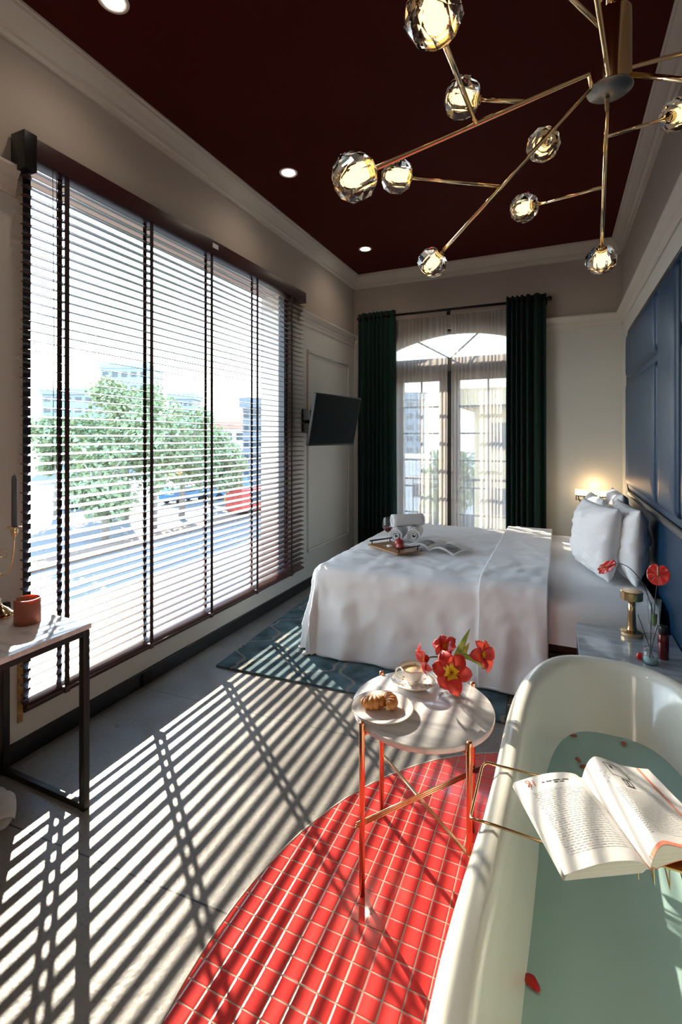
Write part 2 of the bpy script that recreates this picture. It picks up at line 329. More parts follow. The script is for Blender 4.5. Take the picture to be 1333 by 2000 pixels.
# ------------------------------------------------------------ mesh helpers
class MB:
    def __init__(s): s.v = []; s.f = []; s.sm = []
    def add(s, vs, fs, smooth=True):
        o = len(s.v); s.v += [tuple(v) for v in vs]
        for f in fs: s.f.append(tuple(o+i for i in f)); s.sm.append(smooth)
    def box(s, x0, x1, y0, y1, z0, z1, mat=None):
        vs = [Vector(p) for p in ((x0,y0,z0),(x1,y0,z0),(x1,y1,z0),(x0,y1,z0),(x0,y0,z1),(x1,y0,z1),(x1,y1,z1),(x0,y1,z1))]
        if mat: vs = [mat @ v for v in vs]
        s.add(vs, [(0,3,2,1),(4,5,6,7),(0,1,5,4),(1,2,6,5),(2,3,7,6),(3,0,4,7)], False); return s
    def rbox(s, x0, x1, y0, y1, z0, z1, r=.005, mat=None):
        bm = bmesh.new(); bmesh.ops.create_cube(bm, size=1)
        for v in bm.verts: v.co = Vector(((x0+x1)/2+v.co.x*(x1-x0), (y0+y1)/2+v.co.y*(y1-y0), (z0+z1)/2+v.co.z*(z1-z0)))
        bmesh.ops.bevel(bm, geom=bm.edges[:], offset=r, segments=3, affect='EDGES', profile=.5)
        s.frombm(bm, mat); return s
    def frombm(s, bm, mat=None, smooth=True):
        bm.verts.ensure_lookup_table(); bm.verts.index_update()
        vs = [(mat @ v.co if mat else v.co.copy()) for v in bm.verts]
        s.add(vs, [[v.index for v in f.verts] for f in bm.faces], smooth); bm.free()
    def tube(s, pts, r, n=12, cap=True, closed=False):
        pts = [Vector(p) for p in pts]; m = len(pts)
        rr = r if isinstance(r, (list, tuple)) else [r]*m
        T = []
        for i in range(m):
            a = pts[(i-1) % m] if (closed or i > 0) else pts[i]; b = pts[(i+1) % m] if (closed or i < m-1) else pts[i]
            T.append((b-a).normalized())
        up = Vector((0, 0, 1)) if abs(T[0].z) < .9 else Vector((1, 0, 0))
        nrm = T[0].cross(up).normalized(); vs = []
        for i in range(m):
            if i: nrm = (nrm - T[i]*nrm.dot(T[i])).normalized()
            bn = T[i].cross(nrm)
            for k in range(n):
                a = 2*PI*k/n; vs.append(pts[i]+(nrm*math.cos(a)+bn*math.sin(a))*rr[i])
        fs = []
        for i in range(m if closed else m-1):
            j = (i+1) % m
            for k in range(n): fs.append((i*n+k, i*n+(k+1) % n, j*n+(k+1) % n, j*n+k))
        if cap and not closed:
            fs.append(tuple(range(n))[::-1]); fs.append(tuple((m-1)*n+k for k in range(n)))
        s.add(vs, fs, n > 6); return s
    def lathe(s, prof, c=(0, 0, 0), n=32, smooth=True, mat=None, sx=1, sy=1, rot=0, cap=False):
        vs = []; fs = []; m = len(prof)
        for r, z in prof:
            for k in range(n):
                a = 2*PI*k/n+rot; v = Vector((r*math.cos(a)*sx, r*math.sin(a)*sy, z))
                if mat: v = mat @ v
                vs.append(v+Vector(c))
        for i in range(m-1):
            for k in range(n): fs.append((i*n+k, i*n+(k+1) % n, (i+1)*n+(k+1) % n, (i+1)*n+k))
        s.add(vs, fs, smooth)
        if cap and prof[0][0] > 1e-5: s.f.append(tuple(len(s.v)-m*n+k for k in range(n))[::-1]); s.sm.append(False)
        if cap and prof[-1][0] > 1e-5: s.f.append(tuple(len(s.v)-n+k for k in range(n))); s.sm.append(False)
        return s
    def grid(s, fn, nu, nv, closeu=False, smooth=True, flip=False):
        vs = [fn(i/(nu if closeu else nu-1) if True else 0, j/(nv-1)) for j in range(nv) for i in range(nu)]
        fs = []
        for j in range(nv-1):
            for i in range(nu if closeu else nu-1):
                a, b = j*nu+i, j*nu+(i+1) % nu
                q = (a, b, b+nu, a+nu); fs.append(q[::-1] if flip else q)
        s.add(vs, fs, smooth); return s
    def prism(s, pts, axis, a, b, smooth=False):
        """polygon pts (2-D) extruded along axis 0/1/2 from a to b"""
        def mk(p, t):
            if axis == 0: return (t, p[0], p[1])
            if axis == 1: return (p[0], t, p[1])
            return (p[0], p[1], t)
        n = len(pts); vs = [mk(p, a) for p in pts]+[mk(p, b) for p in pts]
        fs = [tuple(range(n))[::-1], tuple(range(n, 2*n))]+[(i, (i+1) % n, n+(i+1) % n, n+i) for i in range(n)]
        s.add(vs, fs, smooth); return s
    def build(s, name, m, parent=None, solid=0, bevel=0, sub=0, auto=True, loc=None):
        me = bpy.data.meshes.new(name)
        base = parent.matrix_world if parent else None
        vs = s.v
        if loc is not None: L = Vector(loc); vs = [Vector(v)-L for v in vs]
        me.from_pydata([tuple(v) for v in vs], [], s.f); me.polygons.foreach_set('use_smooth', s.sm)
        me.validate(); me.update()
        bm = bmesh.new(); bm.from_mesh(me); bmesh.ops.remove_doubles(bm, verts=bm.verts, dist=1e-6)
        bmesh.ops.recalc_face_normals(bm, faces=bm.faces); bm.to_mesh(me); bm.free()
        o = bpy.data.objects.new(name, me); C.objects.link(o); me.materials.append(mt(m) if isinstance(m, str) else m)
        if loc is not None: o.location = loc
        if parent:
            o.parent = parent
            mw = world(parent)
            if mw.translation.length > 1e-9 or mw != Matrix.Identity(4): o.matrix_parent_inverse = mw.inverted()
        if solid: md = o.modifiers.new('solid', 'SOLIDIFY'); md.thickness = solid; md.offset = 0
        if bevel: md = o.modifiers.new('bevel', 'BEVEL'); md.width = bevel; md.segments = 2; md.limit_method = 'ANGLE'
        if sub: md = o.modifiers.new('sub', 'SUBSURF'); md.levels = sub; md.render_levels = sub
        return o
def world(o):
    m = Matrix.LocRotScale(o.location, o.rotation_euler, o.scale)
    return (world(o.parent) @ o.matrix_parent_inverse @ m) if o.parent else m
def tag(o, label=None, cat=None, group=None, kind=None):
    if label: o['label'] = label
    if cat: o['category'] = cat
    if group: o['group'] = group
    if kind: o['kind'] = kind
    return o
def thing(name, label, cat, loc=(0, 0, 0), group=None, kind=None):
    o = bpy.data.objects.new(name, None); C.objects.link(o); o.location = loc; o.empty_display_size = .05
    return tag(o, label, cat, group, kind)
def struct(name, mb, m, label=None, parent=None, **k):
    o = mb.build(name, m, parent, **k)
    if not parent: o['kind'] = 'structure'; o['label'] = label or name.replace('_', ' '); o['category'] = name.split('_')[0]
    return o
def dup(o, loc=None, rz=None, label=None, scale=None):
    def cp(a, par):
        b = a.copy(); C.objects.link(b); b.parent = par
        if par: b.matrix_parent_inverse = a.matrix_parent_inverse.copy()
        for ch in [c for c in bpy.data.objects if c.parent == a]: cp(ch, b)
        return b
    r = cp(o, None)
    if loc is not None: r.location = loc
    if rz is not None: r.rotation_euler.z = rz
    if scale is not None: r.scale = scale
    if label: r['label'] = label
    return r
def frame_mat(origin, zdir, roll=0):
    q = Vector(zdir).normalized().to_track_quat('Z', 'Y')
    return Matrix.Translation(origin) @ q.to_matrix().to_4x4() @ Matrix.Rotation(roll, 4, 'Z')
def bez(a, b, c, d, n=16):
    a, b, c, d = map(Vector, (a, b, c, d)); r = []
    for i in range(n+1):
        t = i/n; u = 1-t; r.append(a*u**3+b*3*u*u*t+c*3*u*t*t+d*t**3)
    return r

# ------------------------------------------------------------ room shell
XL, XR, YF, YB, ZC = -2.30, .575, 5.51, -2.6, 3.465
struct('floor', MB().box(XL-.3, XR+.3, YB-.2, YF+.3, -.15, 0), 'concrete', 'polished grey concrete floor with saw-cut joints')
el = [(.12+1.065*math.cos(a), 1.2+1.29*math.sin(a)) for a in [2*PI*i/96 for i in range(96)]]
el = [(min(x, XR), y) for x, y in el]
struct('floor_tiles', MB().prism(el, 2, -.02, .003), 'red_tile', 'oval inset of small glossy red square tiles in the concrete floor')
rim = [(.12+1.071*math.cos(a), 1.2+1.296*math.sin(a), .001) for a in [2*PI*i/96 for i in range(20, 77)]]
struct('trim_1', MB().tube(rim, .0035, 6), 'wall_cream', 'thin pale edging strip round the red tiles')
struct('ceiling', MB().box(XL-.3, XR+.3, YB-.2, YF+.3, ZC, ZC+.15), 'ceiling_maroon', 'dark maroon painted ceiling')
WY0, WY1, WZ0, WZ1, WX = 1.465, 3.92, .262, 2.84, -2.60
def wall_left(z0, z1, nm, m, lab):
    b = MB(); ys = [YB, WY0, WY1, YF]
    b.box(WX, XL, YB, WY0, z0, z1); b.box(WX, XL, WY1, YF+.25, z0, z1)
    if z0 < WZ0: b.box(WX, XL, WY0, WY1, z0, min(z1, WZ0))
    if z1 > WZ1: b.box(WX, XL, WY0, WY1, max(z0, WZ1), z1)
    return struct(nm, b, m, lab)
ZR = 2.70
wall_left(0, ZR, 'wall_left', 'wall_cream', 'cream lower left wall around the big window')
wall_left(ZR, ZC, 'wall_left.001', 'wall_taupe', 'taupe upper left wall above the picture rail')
struct('wall_right', MB().box(XR, XR+.2, YB, YF, 0, ZR), 'wall_cream', 'cream lower right wall behind the headboard')
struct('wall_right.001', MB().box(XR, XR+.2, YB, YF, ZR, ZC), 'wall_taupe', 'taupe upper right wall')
struct('wall_back', MB().box(XL-.3, XR+.2, YB-.2, YB, 0, ZC), 'wall_cream', 'cream wall behind the viewer')
DX0, DX1, DC = -1.86, -.24, -1.05
def arch(x): return 2.745-.27*(x-DC)**2
def wall_far(z0, z1, nm, m, lab):
    b = MB(); b.box(XL, DX0, YF, YF+.25, z0, z1); b.box(DX1, XR+.2, YF, YF+.25, z0, z1)
    N = 24
    for i in range(N):
        xa = DX0+(DX1-DX0)*i/N; xb = DX0+(DX1-DX0)*(i+1)/N
        za, zb = max(z0, arch(xa)), max(z0, arch(xb))
        if za >= z1 and zb >= z1: continue
        b.prism([(xa, min(za, z1)), (xb, min(zb, z1)), (xb, z1), (xa, z1)], 1, YF, YF+.25)
    return struct(nm, b, m, lab)
wall_far(0, ZR, 'wall_far', 'wall_cream', 'cream lower far wall around the arched balcony door')
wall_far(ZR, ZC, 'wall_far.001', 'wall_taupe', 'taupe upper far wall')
# cornice profile (distance from wall, height)
CP = [(0, ZC-.15), (.018, ZC-.15), (.022, ZC-.125), (.038, ZC-.118), (.042, ZC-.095), (.066, ZC-.055), (.088, ZC-.03), (.092, ZC-.016), (.10, ZC-.012), (.10, ZC), (0, ZC)]
RP = [(0, ZR-.085), (.010, ZR-.085), (.014, ZR-.06), (.022, ZR-.045), (.026, ZR-.015), (.045, ZR+.012), (.055, ZR+.026), (.055, ZR+.04), (0, ZR+.04)]
def run(prof, wall, a, b, nm, lab):
    m = MB()
    if wall == 'L': m.prism([(XL+d, z) for d, z in prof], 1, a, b)
    if wall == 'R': m.prism([(XR-d, z) for d, z in prof], 1, a, b)
    if wall == 'F': m.prism([(YF-d, z) for d, z in prof], 0, a, b)
    struct(nm, m, 'trim_cream', lab)
run(CP, 'L', YB, YF, 'trim_2', 'stepped crown moulding along the left wall')
run(CP, 'F', XL, XR, 'trim_3', 'stepped crown moulding along the far wall')
run(CP, 'R', YB, YF, 'trim_4', 'stepped crown moulding along the right wall')
run(RP, 'L', YB, 1.425, 'trim_5', 'picture rail on the left wall before the blind')
run(RP, 'L', 4.10, YF, 'trim_6', 'picture rail on the left wall beside the television')
run(RP, 'F', XL, -2.0, 'trim_7', 'short picture rail in the far left corner')
run(RP, 'F', -.20, XR, 'trim_8', 'picture rail on the far wall beside the headboard')
run(RP, 'R', YB, YF, 'trim_9', 'picture rail on the right wall above the headboard')
def panel(nm, y0, y1, z0, z1, lab):
    m = MB(); wd = .03
    for a in ((y0, y1, z1-wd, z1), (y0, y1, z0, z0+wd), (y0, y0+wd, z0+wd, z1-wd), (y1-wd, y1, z0+wd, z1-wd)):
        m.rbox(XL-.004, XL+.016, a[0], a[1], a[2], a[3], .005)
    struct(nm, m, 'wall_cream', lab)
panel('trim_10', 4.29, 5.335, .35, 2.385, 'raised panel moulding behind the television')
struct('baseboard_left', MB().rbox(XL-.01, XL+.016, YB, YF, 0, .09, .004), 'black_trim', 'black baseboard along the left wall')
struct('baseboard_far', MB().rbox(XL, DX0, YF-.016, YF+.01, 0, .09, .004).rbox(DX1, XR, YF-.016, YF+.01, 0, .09, .004), 'black_trim', 'black baseboard along the far wall')
struct('baseboard_right', MB().rbox(XR-.016, XR+.01, YB, YF, 0, .09, .004), 'black_trim', 'black baseboard along the right wall')
# big window
w1 = thing('window_1', 'large left window in a dark metal frame', 'window', (XL, 2.7, WZ0), kind='structure')
f = MB(); fx0, fx1 = -2.37, -2.31
f.box(fx0, fx1, WY0, WY0+.045, WZ0, WZ1); f.box(fx0, fx1, WY1-.06, WY1, WZ0, WZ1)
f.box(fx0, fx1, WY0+.045, WY1-.06, WZ0, WZ0+.020); f.box(fx0, fx1, WY0+.045, WY1-.06, WZ1-.03, WZ1)
f.build('window_frame', 'frame_dark', w1)
MB().box(-2.343, -2.339, WY0+.045, WY1-.06, WZ0+.012, WZ1-.03).build('pane', 'pane', w1)
MB().rbox(XL-.004, XL+.006, 1.440, 1.464, .17, .62, .002).build('foam_seal', 'foam', w1)
struct('trim_11', MB().rbox(XL, XL+.012, WY0, WY1+.1, WZ0-.055, WZ0-.003, .003), 'black_trim', 'dark narrow sill strip under the blind')
# far door
d1 = thing('door_1', 'arched double balcony door with glazing bars', 'door', (DC, YF+.1, 0), kind='structure')
fr = MB(); y0, y1 = YF+.08, YF+.14
fr.box(DX0, DX0+.07, y0, y1, 0, 2.56); fr.box(DX1-.07, DX1, y0, y1, 0, 2.56)
fr.build('door_frame', 'door_cream', d1)
MB().box(DX0+.07, DX1-.07, y0-.01, y1+.01, 2.25, 2.42).build('transom_bar', 'door_grey', d1)
tr = MB()
for i in range(24):
    xa = DX0+(DX1-DX0)*i/24; xb = DX0+(DX1-DX0)*(i+1)/24
    tr.prism([(xa, arch(xa)-.05), (xb, arch(xb)-.05), (xb, arch(xb)+.003), (xa, arch(xa)+.003)], 1, y0, y1)
tr.build('arch_frame', 'door_cream', d1)
tr = MB()
tr.tube([(-1.155, y0+.03, 2.42), (-1.56, y0+.03, arch(-1.56)-.02)], .011, 6); tr.tube([(-1.135, y0+.03, 2.42), (-.80, y0+.03, arch(-.80)-.02)], .011, 6)
tr.build('fan_bar', 'door_grey', d1)
tg = MB(); tg.prism([(DX0+.05, 2.42)]+[(DX1-.05, 2.42)]+[(x, arch(x)-.03) for x in [DX1-.05-(DX1-DX0-.1)*i/16 for i in range(17)]], 1, y0+.028, y0+.032)
tg.build('transom_pane', 'pane', d1)
for k, (xa, xb) in enumerate(((DX0+.07, -1.167), (-1.127, DX1-.07))):
    lf = MB(); st = .095; mid = (xa+xb)/2
    lf.box(xa, xa+st, y0, y1, .02, 2.25); lf.box(xb-st, xb, y0, y1, .02, 2.25); lf.box(xa+st, xb-st, y0, y1, 2.16, 2.25)
    lf.box(xa+st, xb-st, y0, y1, .02, .35)
    lo = lf.build('door_leaf', 'door_cream', d1)
    gb = MB(); gb.box(mid-.009, mid+.009, y0+.015, y1-.015, .35, 2.16)
    for z in (.62, .93, 1.24, 1.55, 1.86): gb.box(xa+st, xb-st, y0+.015, y1-.015, z-.009, z+.009)
    gb.build('glazing_bar', 'door_grey', lo)
    MB().box(xa+st, xb-st, y0+.028, y0+.032, .35, 2.16).build('pane', 'pane', lo)
MB().box(-1.168, -1.126, y0-.012, y1, .02, 2.26).build('meeting_stile', 'black_trim', d1)
MB().box(-1.20, -1.13, y0-.03, y1-.02, 2.72, 2.80).build('closer_box', 'black_plastic', d1)

# ------------------------------------------------------------ outside
GZ = -4.2
struct('terrace', MB().box(-3.55, WX, -1, 7.5, .05, .20), 'terracotta', 'terracotta ledge outside the big window')
struct('ground', MB().box(-220, 60, -20, 200, GZ-.3, GZ), 'asphalt', 'pale sunlit road and pavement outside')
struct('ground.001', MB().box(-22, -20.2, -20, 120, GZ, GZ+.16), 'median', 'brown kerbed median strip of the road')
struct('ground.002', MB().box(-12.2, -11.4, -20, 120, GZ, GZ+.14), 'median', 'brown kerb on the near side of the road')
struct('wall_outside', MB().box(XL-.3, XR+4, YF+.3, YF+1.4, -.3, -.05), 'exterior_white', 'balcony slab outside the arched door')
def TT(u, v, t):
    a = math.radians(24.2); c = (u-666.5)/947
    return Vector(((-math.sin(a)+c*math.cos(a))*t, (math.cos(a)+c*math.sin(a))*t, 1.5+(855-v)/947*t))
def building(name, label, p, wx, wy, z1, mat, roofmat=None, rows=8, cols=6, rz=.42, roof_h=1.0):
    t = thing(name, label, 'building', (p[0], p[1], GZ), group=None)
    mtx = Matrix.Translation((p[0], p[1], 0)) @ Matrix.Rotation(rz, 4, 'Z')
    MB().box(-wx/2, wx/2, -wy/2, wy/2, GZ, z1, mtx).build('walls', mat, t)
    MB().box(-wx/2-.3, wx/2+.3, -wy/2-.3, wy/2+.3, z1, z1+roof_h, mtx).build('roof', roofmat or mat, t)
    H = z1-GZ; rows = min(rows, 7); cols = min(cols, 5)
    for r in range(rows):
        for c_ in range(cols):
            z = GZ+H*(r+.35)/rows; x = -wx/2+wx*(c_+.2)/cols
            MB().box(x, x+wx*.6/cols, -wy/2-.06, -wy/2+.02, z, z+H*.4/rows, mtx).build('window', 'pane_dark', t)
            y = -wy/2+wy*(c_+.2)/cols
            MB().box(wx/2-.02, wx/2+.06, y, y+wy*.6/cols, z, z+H*.4/rows, mtx).build('window', 'pane_dark', t)
    return t
building('office_tower', 'tall blue glass tower standing above the trees', TT(260, 800, 112), 10.5, 9, 16.9, 'tower_blue', rows=14, cols=5)
building('apartment_building', 'broad grey block left of the blue glass tower', TT(157, 800, 88), 9, 8, 9.0, 'tower_grey', rows=9)
building('apartment_building', 'low pale grey block showing right of the blue tower behind trees', TT(362, 800, 88), 4.2, 5, 8.3, 'tower_grey', rows=8)
building('house', 'low house with pale red roof behind the trees', TT(455, 830, 66), 4.4, 5, 2.7, 'exterior_white', 'roof_red', rows=3, cols=3, roof_h=.9)
building('apartment_building', 'narrow dark block seen beside the right jamb of the big window', TT(501, 800, 50), 2.2, 3, 4.5, 'facade_dark', rows=6, cols=3)
building('apartment_building', 'yellow facade close outside the right half of the arched door', (.78, 14.0, 0), 4.6, 8.4, 2.1, 'facade_yellow', rows=5, cols=3, rz=0, roof_h=.35)
building('apartment_building', 'grey tower seen through the left half of the arched door', TT(797, 800, 70), 4, 5, 6.8, 'tower_grey', rows=8, cols=3)
building('apartment_building', 'low pale block seen low through the arched door', TT(850, 880, 30), 9, 6, -.6, 'exterior_white', rows=2, cols=4)
def tree(label, p, h, r, n=900, seed=1, group='trees along the road'):
    rnd = random.Random(seed)
    t = thing('tree', label, 'tree', (p[0], p[1], GZ), group)
    base = Vector((p[0], p[1], GZ)); zc = GZ+h-r*.9
    tb = MB(); tb.tube([base, base+Vector((.1, 0, (zc-GZ)*.5)), Vector((p[0], p[1], zc))], [.22, .17, .10], 8)
    for k in range(5):
        a = k*1.3; tb.tube([Vector((p[0], p[1], zc-r*.6)), Vector((p[0]+math.cos(a)*r*.6, p[1]+math.sin(a)*r*.6, zc+r*.2))], [.09, .03], 6)
    tb.build('trunk', 'bark', t)
    m = MB(); lumps = [(Vector((rnd.uniform(-.6, .6)*r, rnd.uniform(-.6, .6)*r, rnd.uniform(-1.15, .5)*r)), rnd.uniform(.25, .48)*r) for _ in range(18)]
    for i in range(n):
        c, rad = rnd.choice(lumps); d = Vector((rnd.gauss(0, 1), rnd.gauss(0, 1), rnd.gauss(0, 1))).normalized()*rad*rnd.uniform(.55, 1.25)
        q = Vector((p[0], p[1], zc))+c+d; s_ = rnd.uniform(.10, .22)
        u = Vector((rnd.gauss(0, 1), rnd.gauss(0, 1), rnd.gauss(0, 1))).normalized(); v = u.orthogonal().normalized()
        m.add([q-u*s_, q+v*s_*.6, q+u*s_, q-v*s_*.6], [(0, 1, 2, 3)], False)
    m.build('foliage', 'foliage', t)
for i, (u, v, tt, r, lab) in enumerate([(110, 805, 34, 1.9, 'thin pale tree at the far left of the big window'), (175, 800, 38, 2.4, 'leafy tree in front of the grey block'),
        (245, 735, 33, 2.2, 'tallest tree, rising in front of the blue glass tower'), (300, 790, 30, 2.3, 'dense round tree right of the tallest tree'),
        (355, 778, 34, 2.6, 'wide tree between the tall tree and the red roof'), (412, 826, 40, 2.2, 'low spreading tree just left of the red roof'),
        (450, 862, 36, 1.6, 'small bushy tree in front of the red roofed house'), (205, 850, 27, 2.0, 'low bushy tree at the foot of the grey block')]):
    p = TT(u, v, tt); tree(lab, p, p.z-GZ, r, 3600, i+1)
tree('tree seen through the lower panes of the arched door', TT(880, 850, 20), 5.4, 1.3, 1200, 77)
def car(label, p, mat, rz, h=1.45, L=4.2, van=False):
    t = thing('van' if van else 'car', label, 'van' if van else 'car', (p[0], p[1], GZ), 'vehicles on the road outside')
    mx = Matrix.Translation((p[0], p[1], GZ)) @ Matrix.Rotation(rz, 4, 'Z')
    pr = [(-L/2, .35), (L/2, .35), (L/2, .8), (L*.28, .95), (L*.12, h), (-L*.34, h), (-L*.46, .98), (-L/2, .9)] if not van else [(-L/2, .35), (L/2, .35), (L/2, 1.1), (L*.38, 1.3), (L*.3, h), (-L/2, h)]
    b = MB(); vs = [mx @ Vector((x, -.85, z)) for x, z in pr]+[mx @ Vector((x, .85, z)) for x, z in pr]; n = len(pr)
    b.add(vs, [tuple(range(n)), tuple(range(n, 2*n))[::-1]]+[(i, (i+1) % n, n+(i+1) % n, n+i) for i in range(n)], False)
    b.build('car_body', mat, t, bevel=.05)
    MB().box(-L*.30, L*.12, -.87, .87, .98, h-.12, mx).build('side_window', 'pane_dark', t)
    for x in (-L*.3, L*.3):
        for y in (-.8, .8):
            MB().lathe([(.32, -.1), (.32, .1)], (0, 0, 0), 16, True, mx @ Matrix.Translation((x, y, .32)) @ Matrix.Rotation(PI/2, 4, 'X'), cap=True).build('wheel', 'rubber', t)
car('silver car parked left of centre on the road', TT(170, 990, 40), 'car_silver', 1.3)
car('blue car on the road seen through the middle of the blind', TT(360, 985, 43), 'car_blue', 1.5)
car('pale blue van seen between the right hand ladder tapes', TT(446, 975, 46), 'car_blue', 1.2, 2.1, 4.8, True)
car('yellow car near the right end of the big window', TT(487, 980, 42), 'car_yellow', 1.4)
car('red van at the right end of the big window', TT(500, 990, 37), 'car_red', 1.4, 2.0, 4.6, True)
br = thing('balcony_railing', 'black balcony railing outside the arched door', 'railing', (-1, YF+1.2, -.05))
rb = MB(); rb.tube([(-2.3, YF+1.2, .93), (.8, YF+1.2, .93)], .018, 8); rb.tube([(-2.3, YF+1.2, .08), (.8, YF+1.2, .08)], .012, 8); rb.build('top_rail', 'dark_metal', br)
rb = MB()
for i in range(26): rb.tube([(-2.25+i*.12, YF+1.2, -.05), (-2.25+i*.12, YF+1.2, .93)], .007, 6)
rb.build('balusters', 'dark_metal', br)

# ------------------------------------------------------------ venetian blind
bl = thing('venetian_blind', 'wide dark brown wooden venetian blind over the left window', 'blind', (-2.24, 2.76, .25))
BX, BY0, BY1, PZ = -2.245, 1.435, 4.085, .0444
MB().rbox(-2.288, -2.205, BY0-.012, BY1+.012, 2.785, 2.885, .003).build('headrail', 'headrail_wood', bl)
MB().rbox(-2.292, -2.195, BY0-.03, BY0+.03, 2.72, 2.892, .003).build('end_bracket', 'black_plastic', bl)
MB().rbox(-2.2052, -2.2030, 2.72, 2.78, 2.83, 2.862, .0005).build('maker_tag', 'paint_white', bl)
sl = MB(); tl = math.atan(.153)
nsl = 0; zz = .310
while zz < 2.77:
    dy = random.uniform(-.004, .004)
    vs = []
    for (a, h) in ((-.025, 0), (-.012, .0012), (0, .0017), (.012, .0012), (.025, 0)):
        for s_ in (.0014, -.0014):
            x = a*math.cos(tl)+(h+s_)*math.sin(tl); z = -a*math.sin(tl)+(h+s_)*math.cos(tl)
            vs.append((BX+x, z+zz))
    order = [0, 2, 4, 6, 8, 9, 7, 5, 3, 1]
    sl.prism([vs[i] for i in order], 1, BY0+dy, BY1+dy); zz += PZ; nsl += 1
sl.build('slats', 'slat_wood', bl)
MB().rbox(-.027, .027, BY0, BY1, -.006, .006, .003, Matrix.Translation((BX, 0, .268)) @ Matrix.Rotation(math.radians(26), 4, 'Y')).build('bottom_rail', 'slat_wood', bl)
for yy in (1.63, 2.176, 2.726, 3.29, 3.84):
    tp = MB()
    tp.box(BX+.0265, BX+.0280, yy-.013, yy+.013, .27, 2.80)
    tp.box(BX-.0285, BX-.0270, yy-.013, yy+.013, .27, 2.80)
    z = .310
    while z < 2.77: tp.box(BX-.027, BX+.027, yy-.006, yy+.006, z-.006, z-.005); z += PZ
    o = tp.build('ladder_tape', 'tape_fabric', bl)
    MB().rbox(BX-.032, BX+.034, yy-.014, yy+.014, .243, .272, .004).build('tape_clip', 'slat_wood', o)
cr = MB()
for dx_, yy in ((.035, 1.55), (.040, 1.565), (.034, 1.578)): cr.tube([(BX+dx_, yy, 2.80), (BX+dx_+.004, yy+.004, 2.0), (BX+dx_, yy, 1.35)], .0016, 6)
co = cr.build('pull_cord', 'tape_fabric', bl)

# ------------------------------------------------------------ far curtains
rod = thing('curtain_rod', 'long black curtain rod above the arched door', 'curtain rod', (-1.13, 5.40, 2.93))
MB().tube([(-2.17, 5.40, 2.925), (-.10, 5.40, 2.925)], .014, 12).build('rod', 'dark_metal', rod)
for x in (-2.19, -.085): MB().lathe([(.0, -.025), (.018, -.018), (.026, 0), (.018, .018), (0, .025)], (x, 5.40, 2.925), 16).build('finial', 'dark_metal', rod)
for x in (-2.14, -1.14, -.13): MB().box(x-.006, x+.006, 5.40, YF+.002, 2.918, 2.932).box(x-.02, x+.02, 5.503, YF+.001, 2.89, 2.96).build('bracket', 'dark_metal', rod)
def curtain(name, label, x0, x1, y, n, amp, z0, z1, mat, cat, rings=False, taper=0, seed=0):
    t = thing(name, label, cat, ((x0+x1)/2, y, z0))
    rnd = random.Random(seed); ph = [rnd.uniform(-.5, .5) for _ in range(n+2)]
    def fn(u, v):
        x = x0+(x1-x0)*u; k = u*n
        z = z1+(z0-z1)*v
        i = int(min(k, n-1e-6)); ff = k-i
        wob = ph[i]*(1-ff)+ph[i+1]*ff
        a = amp*(.55+.45*v+.9*wob)
        k = k+.45*math.sin(k*.9+seed)
        xx = (x0+x1)/2+(x-(x0+x1)/2)*(1+taper*math.sin(v*PI*.5))
        return Vector((xx+.012*wob*v, y+a*math.sin(k*2*PI+wob*v)+.004*math.sin(v*9+k), z))
    MB().grid(fn, n*12+1, 26).build('drape', mat, t, solid=.0025 if mat != 'sheer' else 0)
    if rings:
        for k in range(n*2):
            x = x0+(x1-x0)*(k+.5)/(n*2)
            MB().tube([(x, 5.40+.021*math.cos(a), 2.925+.021*math.sin(a)) for a in [2*PI*i/14 for i in range(14)]], .0035, 6, closed=True).build('ring', 'dark_metal', t)
    return t
curtain('curtain', 'dark green velvet curtain left of the arched door', -2.20, -1.735, 5.40, 7, .050, .012, 2.985, 'velvet_green', 'curtain', True, .02, 3)
curtain('curtain', 'dark green velvet curtain right of the arched door', -.505, -.118, 5.40, 6, .052, .012, 2.985, 'velvet_green', 'curtain', True, .03, 5)
curtain('sheer_curtain', 'sheer white curtain over the left half of the arched door', -1.80, -1.142, 5.465, 12, .014, .015, 2.88, 'sheer', 'curtain', False, .0, 8)
curtain('sheer_curtain', 'sheer white curtain over the right half of the arched door', -1.098, -.44, 5.465, 13, .014, .015, 2.88, 'sheer', 'curtain', False, .0, 11)

# ------------------------------------------------------------ television
tv = thing('television', 'black flat television tilted on a wall arm beside the green curtain', 'television', (-1.96, 4.27, 1.66))
mtx = Matrix.Translation((-1.965, 4.27, 1.665)) @ Matrix.Rotation(math.radians(-9.5), 4, 'Z') @ Matrix.Rotation(math.radians(11), 4, 'Y')
MB().rbox(-.035, .0, -.385, .385, -.245, .245, .006, mtx).rbox(-.075, -.03, -.2, .2, -.17, .12, .012, mtx).build('housing', 'tv_black', tv)
MB().box(-.001, .0015, -.373, .373, -.228, .235, mtx).build('screen', 'tv_screen', tv)
am = MB(); am.tube([(-2.03, 4.27, 1.66), (-2.14, 4.33, 1.66), (-2.29, 4.28, 1.66)], .016, 8); am.rbox(-2.302, -2.285, 4.18, 4.38, 1.55, 1.78, .004); am.build('wall_arm', 'dark_metal', tv)

